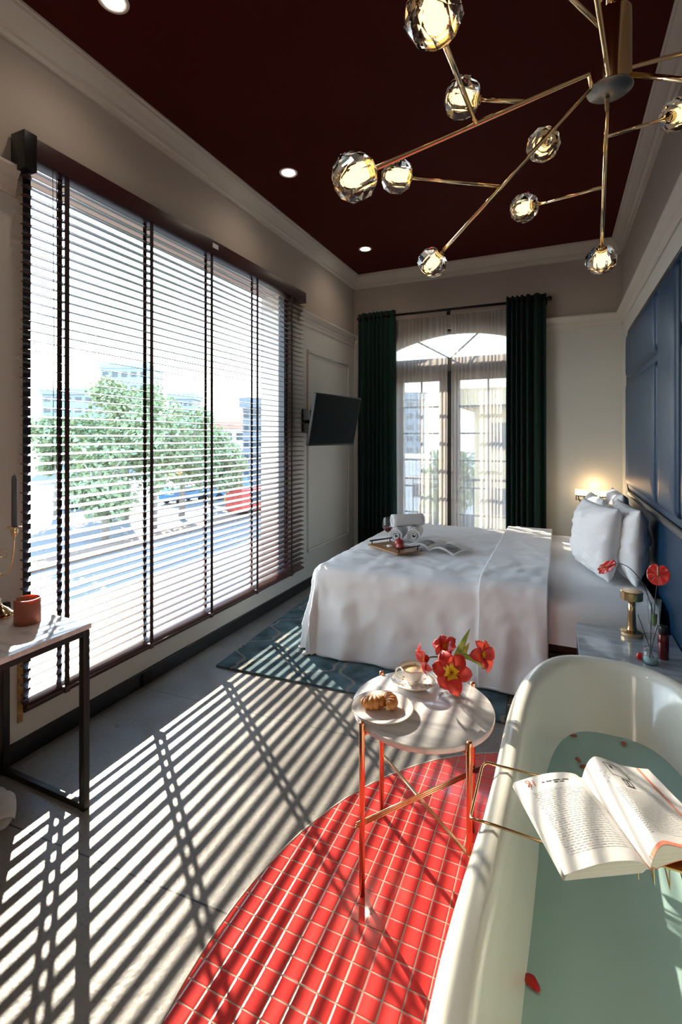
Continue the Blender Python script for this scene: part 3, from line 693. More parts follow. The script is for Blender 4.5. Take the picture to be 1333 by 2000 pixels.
# ------------------------------------------------------------ headboard
hb = thing('headboard', 'tall padded blue leather headboard with piped panels', 'headboard', (.53, 3.0, .3))
HX, HZ0, HZ1, HY0, HY1 = .485, 1.09, 2.335, 1.55, 4.44
def rrect(y0, y1, z0, z1, r, n=8):
    p = []
    for cy, cz, a0 in ((y1-r, z1-r, 0), (y0+r, z1-r, PI/2), (y0+r, z0+r, PI), (y1-r, z0+r, 1.5*PI)):
        for i in range(n+1): a = a0+i*PI/2/n; p.append((cy+r*math.cos(a), cz+r*math.sin(a)))
    return p
def pad(y0, y1, z0, z1, r, xb, xf, puff, nm, par, mat='blue_leather'):
    m = MB(); rings = []
    cy, cz = (y0+y1)/2, (z0+z1)/2
    prof = [(0, xb), (0, xf+puff*.9), (.006, xf+puff*.5), (.02, xf+puff*.15), (.05, xf), (.12, xf-.004)]
    for ins, x in prof:
        rr = max(.012, r-ins); p = rrect(y0+ins, y1-ins, z0+ins, z1-ins, rr)
        rings.append([(x, a, b) for a, b in p])
    n = len(rings[0]); vs = [v for rg in rings for v in rg]; fs = []
    for i in range(len(rings)-1):
        for k in range(n): fs.append((i*n+k, i*n+(k+1) % n, (i+1)*n+(k+1) % n, (i+1)*n+k))
    fs.append(tuple((len(rings)-1)*n+k for k in range(n)))
    m.add(vs, fs, True)
    return m.build(nm, mat, par)
pad(HY0, HY1, HZ0, HZ1, .14, XR-.001, HX+.005, .02, 'frame_padding', hb)
pipe = MB(); pp = rrect(HY0+.005, HY1-.005, HZ0-.012, HZ1, .14); pipe.tube([(HX+.018, a, b) for a, b in pp], .013, 8, closed=True); pipe.build('piping', 'blue_piping', hb)
for (ya, yb) in ((3.02, 4.30), (1.66, 2.46)):
    for (za, zb) in ((1.14, 1.915), (1.955, 2.285)):
        pad(ya if ya > 2 else ya, yb, za, zb, .05, HX+.01, HX-.022, .026, 'cushion_panel', hb)
pad(2.52, 2.98, 1.14, 2.285, .04, HX+.01, HX-.022, .024, 'cushion_panel', hb)
MB().rbox(XR-.045, XR-.001, 2.36, 4.40, .30, HZ0-.02, .01).build('lower_panel', 'blue_leather', hb)
MB().rbox(HX+.005, XR-.001, HY0+.06, HY1-.06, HZ0-.045, HZ0-.005, .012).build('under_lip', 'blue_piping', hb)  # dark piped lip under the padded frame

# ------------------------------------------------------------ rug
a = math.radians(3.4); rm = Matrix.Translation((-2.05, 2.56, 0)) @ Matrix.Rotation(a, 4, 'Z')
tag(MB().rbox(0, 1.80, 0, 2.3, .001, .013, .004, rm).build('rug', 'rug_teal'), 'teal rug with pale trellis pattern lying under the bed', 'rug')

# ------------------------------------------------------------ bed
bed = thing('bed', 'large double bed dressed in white cotton sheets', 'bed', (-.55, 3.98, 0))
BXa, BXb, BYa, BYb, BZ = -1.54, .50, 3.07, 4.92, .60
MB().rbox(BXa+.06, BXb, BYa+.04, BYb-.04, .10, .235, .012).rbox(BXa+.05, BXb+.01, BYa+.03, BYb-.03, .245, .335, .012).build('bed_base', 'bed_wood', bed)
lg = MB()
for x in (BXa+.18, BXb-.12):
    for y in (BYa+.15, BYb-.15): MB().box(x-.03, x+.03, y-.03, y+.03, .012, .11).build('leg', 'bed_wood', bed)
MB().rbox(BXa+.01, BXb, BYa+.02, BYb-.02, .335, BZ, .05).build('mattress', 'sheet_white', bed)
def cloth(cx0, cx1, hx0, hx1, hy0, hy1, z, off, nu, nv, seed, hem=.03, closed_x1=True, amp=1.0):
    """cloth laid over the mattress; h* = overhang lengths"""
    def fn(u, v):
        a = cx0-hx0+(cx1-cx0+hx0+hx1)*u; b = BYa-hy0+(BYb-BYa+hy0+hy1)*v
        qx = min(max(a, cx0), cx1 if hx1 > 0 else 1e9); qy = min(max(b, BYa), BYb)
        dx, dy = a-qx, b-qy; d = math.hypot(dx, dy)
        nzv = noise.noise(Vector((a*2.1, b*2.1, seed)))
        wr = (noise.noise(Vector((a*5+b*3.0, b*7-a*2, seed+3)))*.006+(1-abs(noise.noise(Vector((a*4.5-b*2.2, b*5+a*1.5, seed+5))))*5.5)*.0030+noise.noise(Vector((a*15, b*15, seed+8)))*.005)*amp
        if d < 1e-6:
            edge = min(a-cx0 if hx0 > 0 else 9, b-BYa, BYb-b)
            return Vector((a, b, z+off+wr*1.0-.012*math.exp(-max(edge, 0)/.05)))
        ux, uy = dx/d, dy/d; r = .075
        arc = r*PI/2
        if d < arc: t = d/r; out = r*math.sin(t); dn = r*(1-math.cos(t))
        else: out = r+(d-arc)*.03; dn = r+(d-arc)
        # hanging folds run down the drop
        s = (a*uy*uy-b*ux*ux)+math.atan2(dy, dx)*.22
        k = min(1, max(0, (dn-.06)/.35))
        fold = (math.sin(s*13+nzv*4.5)*.35+math.sin(s*29+1.3+nzv*5)*.22+noise.noise(Vector((s*4, d*.9, seed)))*1.1+noise.noise(Vector((s*12, d*2.5, seed+2)))*.30)*.026*k*amp
        corner = abs(ux*uy)*2
        fold += corner*.07*k*math.sin(math.atan2(abs(dy), abs(dx)+1e-9)*6+.4)
        out += fold+.02*k+wr*.8
        zz_ = z+off-.012-dn
        if zz_ < hem: out += (hem-zz_)*.35; zz_ = hem+.004*math.sin(s*25)
        return Vector((qx+ux*out, qy+uy*out, zz_))
    return MB().grid(fn, nu, nv)
cloth(-.34, BXb-.02, .0, 0, .30, .30, BZ, .006, 40, 90, 5.0, hem=.30, amp=.35).build('fitted_sheet', 'sheet_white', bed)
cloth(BXa+.03, -.22, .64, 0, .63, .60, BZ, .020, 130, 190, 1.0, hem=.022).build('duvet_cover', 'sheet_white', bed, solid=.004)
cloth(-.44, -.055, 0, 0, .66, .60, BZ, .050, 44, 190, 1.0, hem=.03, amp=1.0).build('folded_band', 'sheet_white', bed, solid=.022)

def pillow(label, loc, w_, h_, th, tilt, rz, seed):
    mx = Matrix.Translation(loc) @ Matrix.Rotation(rz, 4, 'Z') @ Matrix.Rotation(tilt, 4, 'Y')
    m = MB(); N = 44
    for side in (1, -1):
        def fn(u, v):
            y = (u-.5)*2; z = (v-.5)*2
            ins = 1-.07*(1-y*y)*abs(z)**3*.9; ins2 = 1-.07*(1-z*z)*abs(y)**3*.9
            prof = max(0, (1-abs(y)**2.6)*(1-abs(z)**2.6))**.55
            wr = noise.noise(Vector((y*3+seed, z*3, seed)))*.018+noise.noise(Vector((y*6+z*3, z*8+seed, seed)))*.010
            # creases radiate from the corners
            cr = math.sin(math.atan2(1-abs(z), 1-abs(y)+.05)*14+seed)*.007*(abs(y)*abs(z))**1.5
            return mx @ Vector((side*(th/2*prof+(wr+cr)*min(1, prof*2)), y*w_/2*ins2, h_/2+z*h_/2*ins))
        m.grid(fn, N, N, flip=side < 0)
    return tag(m.build('pillow', 'pillow_white'), label, 'pillow', 'white pillows against the headboard')
pillow('white pillow in the front row nearest the viewer, leaning on another', (.195, 3.62, .615), .58, .46, .21, .12, .30, 1.2)
pillow('white pillow behind the nearest pillow, closest to the blue headboard', (.388, 3.60, .615), .60, .46, .20, .04, .10, 4.7)
pillow('white pillow in the front row on the far side of the bed', (.235, 4.42, .615), .60, .43, .17, .10, .10, 7.9)
pillow('white pillow in the back row on the far side of the bed', (.405, 4.40, .615), .60, .47, .16, .04, .03, 9.3)

# tray, glass, fruit, magazine, towels on the bed
TZ = .642
tray = thing('serving_tray', 'small wooden tray with dark bar handles on the bed', 'tray', (-1.16, 3.62, TZ))
tm = Matrix.Translation((-1.165, 3.60, TZ)) @ Matrix.Rotation(math.radians(-34), 4, 'Z')
MB().rbox(-.19, .19, -.12, .12, 0, .012, .003, tm).build('board', 'tray_wood', tray)
for x in (-.17, .17):
    hm = MB(); hm.tube([tm @ Vector((x, -.09, .010)), tm @ Vector((x, -.09, .038))], .004, 8); hm.tube([tm @ Vector((x, .09, .010)), tm @ Vector((x, .09, .038))], .004, 8)
    hm.tube([tm @ Vector((x, -.11, .040)), tm @ Vector((x, .11, .040))], .006, 8); hm.build('handle', 'dark_metal', tray)
g = thing('wine_glass', 'stemmed glass of red wine standing on the bed tray', 'wine glass', (-1.225, 3.62, TZ+.012))
gp = [(.034, .0), (.034, .002), (.010, .006), (.004, .012), (.0035, .095), (.010, .105), (.030, .122), (.040, .145), (.0415, .165), (.037, .195), (.031, .222)]
MB().lathe(gp, (-1.225, 3.62, TZ+.012), 28).build('glass', 'glass_clear', g)
MB().lathe([(.001, .106), (.010, .108), (.028, .123), (.0385, .145), (.0385, .147), (.001, .147)], (-1.225, 3.62, TZ+.012), 28).build('wine', 'wine', g)
fr_ = thing('pomegranate', 'whole red pomegranate on the bed tray', 'fruit', (-1.125, 3.60, TZ+.012))
MB().lathe([(0.001, 0), (.02, .002), (.034, .016), (.038, .034), (.034, .052), (.02, .064), (.007, .068), (.009, .074), (.006, .073), (.001, .066)], (-1.125, 3.60, TZ+.012), 20).build('fruit_skin', 'pomegranate', fr_)
f2 = thing('pomegranate', 'cut pomegranate half in front of the whole one', 'fruit', (-1.095, 3.545, TZ+.012))
hm_ = Matrix.Translation((-1.095, 3.535, TZ+.034)) @ Matrix.Rotation(-.9, 4, 'X')
MB().lathe([(0.001, -.03), (.02, -.026), (.032, -.010), (.033, 0)], (0, 0, 0), 20, mat=hm_).build('skin', 'pomegranate', f2)
MB().lathe([(.032, -.001), (.02, .004), (.001, .006)], (0, 0, 0), 20, mat=hm_).build('flesh', 'fruit_flesh', f2)
f3 = tag(MB().lathe([(.001, 0), (.012, .004), (.018, .014), (.012, .022), (.001, .024)], (-1.19, 3.56, TZ+.012), 16, sx=1.5).build('shell_dish', 'porcelain'), 'tiny pale dish between the wine glass and the pomegranate', 'dish')
mg = thing('magazine', 'open newspaper magazine lying curved beside the tray', 'magazine', (-.93, 3.74, TZ))
mm_ = Matrix.Translation((-.855, 3.77, TZ-.012)) @ Matrix.Rotation(math.radians(-18), 4, 'Z')
def magf(sgn, lift):
    def fn(u, v):
        s_ = u*.22; z = .012+lift*math.sin(min(1, u*1.15)*PI)**.8*(1-.35*u)+.01*math.sin(v*PI)
        return mm_ @ Vector((sgn*s_, (v-.5)*.29, z))
    return fn
MB().grid(magf(-1, .045), 14, 10).build('left_pages', 'paper', mg, solid=.004)
MB().grid(magf(1, .038), 14, 10).build('right_pages', 'paper', mg, solid=.004)
pr_ = MB()
for sgn, lift in ((-1, .045), (1, .038)):
    ff = magf(sgn, lift)
    pr_.grid(lambda u, v: ff(.12+.78*u, .08+.40*v)+Vector((0, 0, .003)), 8, 6)
pr_.build('printed_column', 'news_grey', mg)
def towel(label, c, ax, L_, r):
    t = thing('rolled_towel', label, 'towel', c, 'rolled towels on the bed')
    A = Vector(ax).normalized(); mx = frame_mat(Vector(c)+Vector((0, 0, r)), A)
    m = MB(); n = 90; turns = 3.6
    def fn(u, v):
        th = u*turns*2*PI; rad = .006+(r-.006)*u**.8
        zz = (v-.5)*L_*(1-.06*math.cos(th*.5)*(1-u))
        return mx @ Vector((rad*math.cos(th), rad*math.sin(th), zz))
    m.grid(fn, n, 8)
    m.build('roll', 'towel_white', t, solid=.0085)
    return t
towel('rolled white towel, lower left of the pile on the bed', (-1.245, 3.98, .632), (.10, -1, .0), .26, .057)
towel('rolled white towel, lower right of the pile on the bed', (-1.115, 4.03, .632), (.16, -1, .0), .26, .057)
towel('rolled white towel laid across the top of the pile', (-1.185, 4.02, .738), (.80, .62, .0), .27, .055)

# ------------------------------------------------------------ sconce
sc = thing('wall_sconce', 'lit crystal wall lamp beside the headboard', 'wall lamp', (.33, 5.48, .95))
sm_ = MB()
cx_, cy_ = .325, 5.41
arcp = [(cx_+.165*math.cos(a), cy_+.10*math.sin(a)*-1) for a in [PI*i/20 for i in range(21)]]
sm_.tube([(x, y, .925) for x, y in arcp], .006, 8); sm_.tube([(x, y, .885) for x, y in arcp[::1]], .003, 8)
for k in (0, 6, 14, 20): sm_.tube([(arcp[k][0], arcp[k][1], .875), (arcp[k][0], arcp[k][1], .985)], .005, 6)
for k in (3, 17):
    x, y = arcp[k]; sm_.tube(bez((x, y, .92), (x, y+.02, .82), (cx_, y+.02, .80), (cx_, YF-.012, .82), 12), .005, 8)
sm_.rbox(cx_-.04, cx_+.04, YF-.018, YF-.001, .76, .90, .005)
sm_.build('frame', 'dark_metal', sc)
for k in range(21):
    x, y = arcp[k]; o = MB().lathe([(.007, .930), (.0085, .955), (.007, .985)], (x, y, 0), 6, False).build('crystal_rod', 'sconce_glow', sc)
lp = bpy.data.lights.new('sconce_light', 'POINT'); lo = bpy.data.objects.new('sconce_light', lp); C.objects.link(lo)
lo.location = (cx_, 5.43, 1.02); lp.energy = 1.1; lp.color = (1, .62, .30); lp.shadow_soft_size = .05; lo.parent = sc; lo.matrix_parent_inverse = world(sc).inverted()

# ------------------------------------------------------------ ceiling downlights
def lamp(x, y, z, par=None):
    d = bpy.data.lights.new('downlight_beam', 'SPOT'); d.energy = DOWN; d.color = (1, .80, .62); d.spot_size = math.radians(150); d.spot_blend = .8; d.shadow_soft_size = .045
    o = bpy.data.objects.new('downlight_beam', d); C.objects.link(o); o.location = (x, y, z)
    if par: o.parent = par; o.matrix_parent_inverse = world(par).inverted()
def downlight(x, y, label):
    t = thing('downlight', label, 'ceiling light', (x, y, ZC), 'recessed ceiling lights')
    MB().lathe([(.050, -.002), (.066, -.004), (.070, 0.004)], (x, y, ZC), 32).lathe([(.050, -.002), (.046, .006)], (x, y, ZC), 32).build('rim', 'porcelain', t)
    MB().lathe([(.0, -.0012), (.047, -.0012)], (x, y, ZC), 32).build('lens', 'downlight_glow', t)
    lamp(x, y, ZC-.02, t)
downlight(-1.83, 1.57, 'recessed ceiling light nearest the viewer, cut by the top of the picture')
downlight(-1.83, 3.12, 'recessed ceiling light in the middle of the row above the blind')
downlight(-1.84, 4.71, 'recessed ceiling light farthest away near the far wall')

# ------------------------------------------------------------ chandelier
ch = thing('chandelier', 'brass branching chandelier with faceted crystal globes', 'chandelier', (.165, 1.72, 2.57))
hub = Vector((.144, 1.709, 2.577))
MB().lathe([(.0, -.004), (.062, -.003), (.065, 0), (.062, .003), (0, .003)], hub, 40).build('base_disc', 'steel_plate', ch)
MB().lathe([(.044, .003), (.045, .01), (.045, .235), (.040, .248), (.001, .250)], hub+Vector((.016, .008, 0)), 32).build('canister', 'brass', ch)
MB().tube([hub+Vector((.0, .0, .2)), Vector((.144, 1.709, ZC-.02))], .011, 12).lathe([(.0, -.03), (.055, -.028), (.06, -.002), (0, 0)], (.144, 1.709, ZC), 28).build('drop_rod', 'brass_polished', ch)
def globe(c, axis, seed):
    """faceted crystal cup, axis points from socket to tip"""
    mx = frame_mat(Vector(c), axis, seed)
    R_ = .058
    prof = [(.019, -.046), (.040, -.040), (.056, -.014), (.057, .016), (.042, .040), (.022, .050), (.001, .051)]
    b = MB(); n = 9
    vs = []; fs = []
    for i, (r, z) in enumerate(prof):
        for k in range(n):
            a_ = 2*PI*(k+(.5 if i in (2, 3) else 0))/n; vs.append(mx @ Vector((r*math.cos(a_), r*math.sin(a_), z)))
    for i in range(len(prof)-1):
        for k in range(n):
            p, q, r_, s_ = i*n+k, i*n+(k+1) % n, (i+1)*n+(k+1) % n, (i+1)*n+k
            if i == 1: fs += [(p, q, s_), (q, r_, s_)]
            elif i == 3: fs += [(p, q, r_), (p, r_, s_)]
            else: fs.append((p, q, r_, s_))
    b.add(vs, fs, False)
    ip = [(.020, -.046), (.019, -.02), (.021, .010), (.015, .026), (.001, .030)]
    vs = []; fs = []
    for (r, z) in ip:
        for k in range(n): a_ = 2*PI*k/n; vs.append(mx @ Vector((r*math.cos(a_), r*math.sin(a_), z)))
    for i in range(len(ip)-1):
        for k in range(n): fs.append((i*n+k, (i+1)*n+k, (i+1)*n+(k+1) % n, i*n+(k+1) % n))
    b.add(vs, fs, True)
    go = b.build('crystal_globe', 'crystal', ch)
    MB().lathe([(.001, -.052), (.013, -.052), (.013, -.030), (.009, -.028), (.009, -.024), (.001, -.024)], (0, 0, 0), 16, mat=mx).build('socket', 'brass', go)
    MB().lathe([(.001, -.024), (.008, -.022), (.010, .000), (.008, .016), (.001, .020)], (0, 0, 0), 12, mat=mx).build('bulb', 'bulb', go)
V = Vector
def arm(a, b, r=.0068): MB().tube([V(a), V(b)], r, 12).build('arm', 'brass_polished', ch)
def armk(pts, r=.0068): MB().tube([V(p) for p in pts], r, 12).build('arm', 'brass_polished', ch)
def gl(arm_from, c, s_): globe(c, V(c)-V(arm_from), s_)
a1 = (.082, 1.648, 2.602); g1 = (-.449, 1.081, 2.129)
armk([(.092, 1.66, 2.565), a1, g1]); gl(a1, g1, .3)
j1 = (-.204, 1.343, 2.348); g2 = (-.219, .921, 2.31); arm(j1, g2, .0062); gl(j1, g2, .9)
j3 = (-.085, 1.469, 2.453); g3 = (-.256, 1.442, 2.493); arm(j3, g3, .0062); gl(j3, g3, 1.4)
a2 = (.088, 1.675, 2.574); g4 = (-.445, 1.85, 2.177); arm(a2, g4); gl(a2, g4, .2)
j4 = (-.187, 1.769, 2.376); g5 = (-.493, 1.554, 2.374); arm(j4, g5, .0062); gl(j4, g5, .7)
j6 = (-.011, 1.716, 2.500); g6 = (-.050, 1.863, 2.540); arm(j6, g6, .0062); gl(j6, g6, .1)
a3 = (.140, 1.74, 2.572); g7 = (.150, 2.129, 2.191); arm(a3, g7); gl(a3, g7, .5)
j7 = (.145, 1.934, 2.382); g8 = (-.126, 2.081, 2.425); arm(j7, g8, .0062); gl(j7, g8, 1.1)
j9 = (.143, 1.819, 2.494); g9 = (.388, 2.093, 2.664); arm(j9, g9, .0062); gl(j9, g9, .8)
# arms that leave the frame
a4 = (.20, 1.70, 2.60); g10 = (.42, 1.60, 2.44); arm(a4, g10, .0075); gl(a4, g10, .3)
a5 = (.19, 1.73, 2.61); g11 = (.46, 1.82, 2.70); armk([(.185, 1.72, 2.575), (.19, 1.71, 2.63), g11]); gl(a5, g11, .3)
a6 = (.135, 1.665, 2.60); g12 = (.04, 1.10, 2.62); armk([(.14, 1.665, 2.575), a6, g12], .0075); gl(a6, g12, .6)
j12 = (.103, 1.48, 2.607); g13 = (-.12, 1.30, 2.78); arm(j12, g13, .0062); gl(j12, g13, .6)
j13 = (.090, 1.40, 2.61); g14 = (.33, 1.22, 2.75); arm(j13, g14, .0062); gl(j13, g14, .6)

# ------------------------------------------------------------ console table, left
ct = thing('console_table', 'narrow console table with marble top and black metal frame', 'table', (-2.0, .75, 0))
cx0, cx1, cy0, cy1 = -2.275, -1.735, -.05, 1.375
MB().rbox(cx0-.005, cx1+.005, cy0-.005, cy1+.005, .728, .748, .002).build('tabletop', 'marble_white', ct)
for x in (cx0, cx1-.028):
    for y in (cy0, cy1-.028): MB().rbox(x, x+.028, y, y+.028, 0, .728, .0015).build('leg', 'black_trim', ct)
for (xa, xb, ya, yb, za) in ((cx0, cx1, cy1-.026, cy1-.001, .702), (cx0, cx1, cy0, cy0+.025, .702), (cx1-.026, cx1-.001, cy0, cy1, .702), (cx0, cx0+.025, cy0, cy1, .702),
        (cx0, cx1, cy1-.026, cy1-.001, .0), (cx0, cx1, cy0, cy0+.025, .0)):
    MB().rbox(xa+.001, xb-.001, ya+.001, yb-.001, za+.001, za+.025, .0015).build('rail', 'black_trim', ct)
cn = thing('candle', 'short thick orange-brown pillar candle on the console table', 'candle', (-1.975, 1.277, .748))
MB().lathe([(.0, 0), (.048, 0), (.0475, .098), (.044, .100), (.040, .090), (.020, .080), (.001, .078)], (-1.975, 1.277, .748), 36).build('wax', 'candle_wax', cn)
MB().tube([(-1.975, 1.277, .822), (-1.974, 1.278, .842)], .0015, 6).build('wick', 'wick', cn)
cb = thing('candelabra', 'slender gilt candelabra with scrolled arms on the console table', 'candle holder', (-2.165, 1.27, .748))
bc = V((-2.165, 1.27, .748))
MB().lathe([(.0, 0), (.070, 0), (.070, .008), (.055, .014), (.040, .030), (.022, .042), (.014, .060), (.018, .068), (.008, .078), (.0055, .11), (.0055, .18), (.013, .195), (.0055, .21), (.0055, .30), (.012, .31), (.006, .325), (.0055, .36)], bc, 28).build('stem', 'brass', cb)
for sgn in (1, -1):
    d = V((.95, .30, 0)).normalized()*sgn
    ar = bez(bc+V((0, 0, .20)), bc+d*.03+V((0, 0, .14)), bc+d*.08+V((0, 0, .17)), bc+d*.082+V((0, 0, .345)), 18)
    am_ = MB().tube(ar, .0028, 8)
    am_.tube([bc+d*(.035+.024*(1-i/40)*math.cos(i*.25+1))+V((0, 0, .262+.026*(1-i/40)*math.sin(i*.25+1))) for i in range(40)], .0018, 6)
    ao = am_.build('arm', 'brass', cb)
    MB().lathe([(.004, -.04), (.013, -.028), (.014, -.010), (.010, -.002), (.026, .0), (.028, .004), (.010, .004), (.001, .004)], bc+d*.082+V((0, 0, .375)), 20).build('cup', 'brass', ao)
for k, (sgn, lab) in enumerate(((1, 'tall slate grey candle in the right cup of the gilt candelabra'), (-1, 'tall slate grey candle in the left cup of the gilt candelabra'))):
    p = bc+V((.95, .30, 0)).normalized()*.082*sgn+V((0, 0, .379))
    c_ = thing('taper_candle', lab, 'candle', p, 'grey candles in the candelabra')
    MB().lathe([(.011, 0), (.0105, .20), (.008, .213), (.001, .216)], p, 18).build('wax', 'candle_grey', c_)
    MB().tube([p+V((0, 0, .213)), p+V((0, 0, .225))], .001, 6).build('wick', 'wick', c_)
tag(MB().rbox(-2.205, -2.180, 1.315, 1.340, .748, .785, .004).build('matchbox', 'black_plastic'), 'small dark box behind the candelabra foot', 'box')
def slipper(label, x, y, rz):
    t = thing('slipper', label, 'slipper', (x, y, 0), 'white slippers under the console table')
    mx = Matrix.Translation((x, y, 0)) @ Matrix.Rotation(rz, 4, 'Z')
    pr = [(.045*math.sin(a)*(1.12 if math.cos(a) > 0 else .85), .135*math.cos(a)) for a in [2*PI*i/28 for i in range(28)]]
    b = MB(); vs = [mx @ V((p[0], p[1], .001)) for p in pr]+[mx @ V((p[0], p[1], .014)) for p in pr]; n = 28
    b.add(vs, [tuple(range(n))[::-1], tuple(range(n, 2*n))]+[(i, (i+1) % n, n+(i+1) % n, n+i) for i in range(n)], True); b.build('sole', 'slipper_white', t)
    MB().grid(lambda u, v: mx @ V((.054*math.cos(PI*u)*(1-.25*v*v), -.01+.125*v, .012+.052*math.sin(PI*u)*(1-.62*v**2))), 16, 10).build('upper', 'slipper_white', t, solid=.004)
slipper('white towelling slipper lying farther under the console table', -2.06, 1.22, -2.05)
slipper('white towelling slipper nearer the viewer under the console table', -2.10, 1.04, -1.75)
tag(MB().rbox(XL+.016, XL+.030, 2.16, 2.24, .012, .085, .003).build('power_outlet', 'dark_metal'), 'dark socket plate on the black baseboard under the window', 'outlet')
tag(MB().tube(bez((-.36, 2.83, .004), (-.30, 2.86, .006), (-.26, 2.84, .004), (-.18, 2.90, .004), 14), .003, 6).build('cable', 'cable_white'), 'short white cable lying on the floor beside the bed', 'cable')

# ------------------------------------------------------------ side table
st = thing('side_table', 'small round marble table on copper rod legs', 'table', (-.44, 1.68, 0))
tcx, tcy = -.44, 1.68
MB().lathe([(.0, .540), (.243, .540), (.246, .543), (.246, .557), (.243, .560), (0, .560)], (tcx, tcy, 0), 64).build('tabletop', 'marble_white', st)
LA = [math.radians(x) for x in (234, 319, 56, 144)]
for a_ in LA:
    x, y = tcx+.252*math.cos(a_), tcy+.252*math.sin(a_)
    lo_ = MB().tube([(x, y, .003), (x, y, .566), (x, y, .570)], [.0095, .0095, .007], 16).build('leg', 'copper', st)
    MB().tube([(x, y, .528), (tcx+.19*math.cos(a_), tcy+.19*math.sin(a_), .534)], .006, 8).build('bracket', 'copper', lo_)
for k, (ia, ib) in enumerate(((0, 2), (1, 3))):
    a_ = LA[ia]; d = V((math.cos(a_), math.sin(a_), 0)); pn = V((-d.y, d.x, 0))
    for s_ in (-1, 0, 1):
        z0 = .215+(.020 if k == 0 else 0)*1
        off = (pn*.004*s_+V((0, 0, .0105*s_))) if k == 0 else (-pn*.007*s_+V((0, 0, .0055*s_)))
        MB().tube([V((tcx, tcy, z0))+d*.275+off+V((0, 0, (.004))), V((tcx, tcy, z0))-d*.275+off], .0036, 10).build('cross_rod', 'brass', st)
pl = thing('plate', 'white plate holding two croissants on the round table', 'plate', (-.552, 1.575, .560))
MB().lathe([(.0, .0), (.055, .0), (.060, .003), (.075, .008), (.104, .017), (.106, .019), (.104, .020), (.074, .012), (.060, .006), (0, .005)], (-.552, 1.575, .560), 56).build('dish', 'porcelain', pl)
MB().tube([(-.552+.105*math.cos(a_), 1.575+.105*math.sin(a_), .5795) for a_ in [2*PI*i/56 for i in range(56)]], .0009, 6, closed=True).build('rim_line', 'gold_rim', pl)
def croissant(label, c, rz, sc_, seed):
    t = thing('croissant', label, 'croissant', c, 'croissants on the plate')
    mx = Matrix.Translation(c) @ Matrix.Rotation(rz, 4, 'Z') @ Matrix.Scale(sc_, 4)
    def fn(u, v):
        s_ = (v-.5)*2; ang = s_*1.15
        cx__, cy__ = .034*math.sin(ang)*1.1, .034*(1-math.cos(ang))
        seg = math.sin((v*6.5) % 1*PI)**.6*.24+.82
        r = .0215*math.sqrt(max(0, 1-abs(s_)**2.3))*seg+.0006
        a_ = u*2*PI; nn = noise.noise(V((math.cos(a_)*2+seed, v*7, math.sin(a_)*2)))*.0015
        ra = V((math.sin(ang), -math.cos(ang), 0)); 
        return mx @ (V((cx__, cy__, .019))+ra*(r+nn)*math.cos(a_)+V((0, 0, 1))*(r*.92+nn)*math.sin(a_))
    MB().grid(fn, 24, 60, closeu=True).build('pastry', 'crust', t)
    for s_ in (-1, 1):
        e_ = mx @ V((.034*math.sin(1.15)*1.1*s_, .034*(1-math.cos(1.15)), .016))
        MB().lathe([(.001, -.008), (.007, -.004), (.008, .003), (.001, .008)], e_, 10).build('pastry_tip', 'flake', t)
croissant('left croissant on the white plate', (-.580, 1.572, .566), .5, 1.08, 2)
croissant('right croissant leaning on the other croissant', (-.532, 1.605, .568), 2.2, 1.05, 5)
sa = thing('saucer', 'floral china saucer under the teacup', 'saucer', (-.505, 1.795, .560))
sc0 = V((-.505, 1.795, .560))
MB().lathe([(.0, 0), (.040, 0), (.045, .003), (.060, .010), (.082, .019), (.0835, .021), (.081, .021), (.056, .013), (.034, .007), (0, .006)], sc0, 56).build('dish', 'floral_china', sa)
MB().tube([sc0+V((.083*math.cos(a_), .083*math.sin(a_), .021)) for a_ in [2*PI*i/56 for i in range(56)]], .0009, 6, closed=True).build('rim_line', 'gold_rim', sa)
cu = thing('teacup', 'floral china teacup of milky tea on its saucer', 'cup', sc0+V((0, 0, .008)))
cc = sc0+V((0, 0, .0075))
MB().lathe([(.0, .0), (.022, 0), (.024, .003), (.021, .007), (.032, .018), (.041, .034), (.046, .052), (.049, .062), (.0475, .062), (.044, .052), (.039, .034), (.030, .019), (0, .012)], cc, 48).build('bowl', 'floral_china', cu)
MB().lathe([(.0, .050), (.0432, .050)], cc, 40).build('tea', 'tea', cu)
MB().tube([cc+V((.0485*math.cos(a_), .0485*math.sin(a_), .0625)) for a_ in [2*PI*i/48 for i in range(48)]], .0009, 6, closed=True).build('rim_line', 'gold_rim', cu)
hd = V((-.93, -.30, 0)).normalized()
MB().tube([cc+hd*(.042+.024*math.sin(t_*PI))+V((0, 0, .055-.038*t_+.008*math.sin(t_*PI*2))) for t_ in [i/16 for i in range(17)]], .0028, 8).build('handle', 'porcelain', cu)

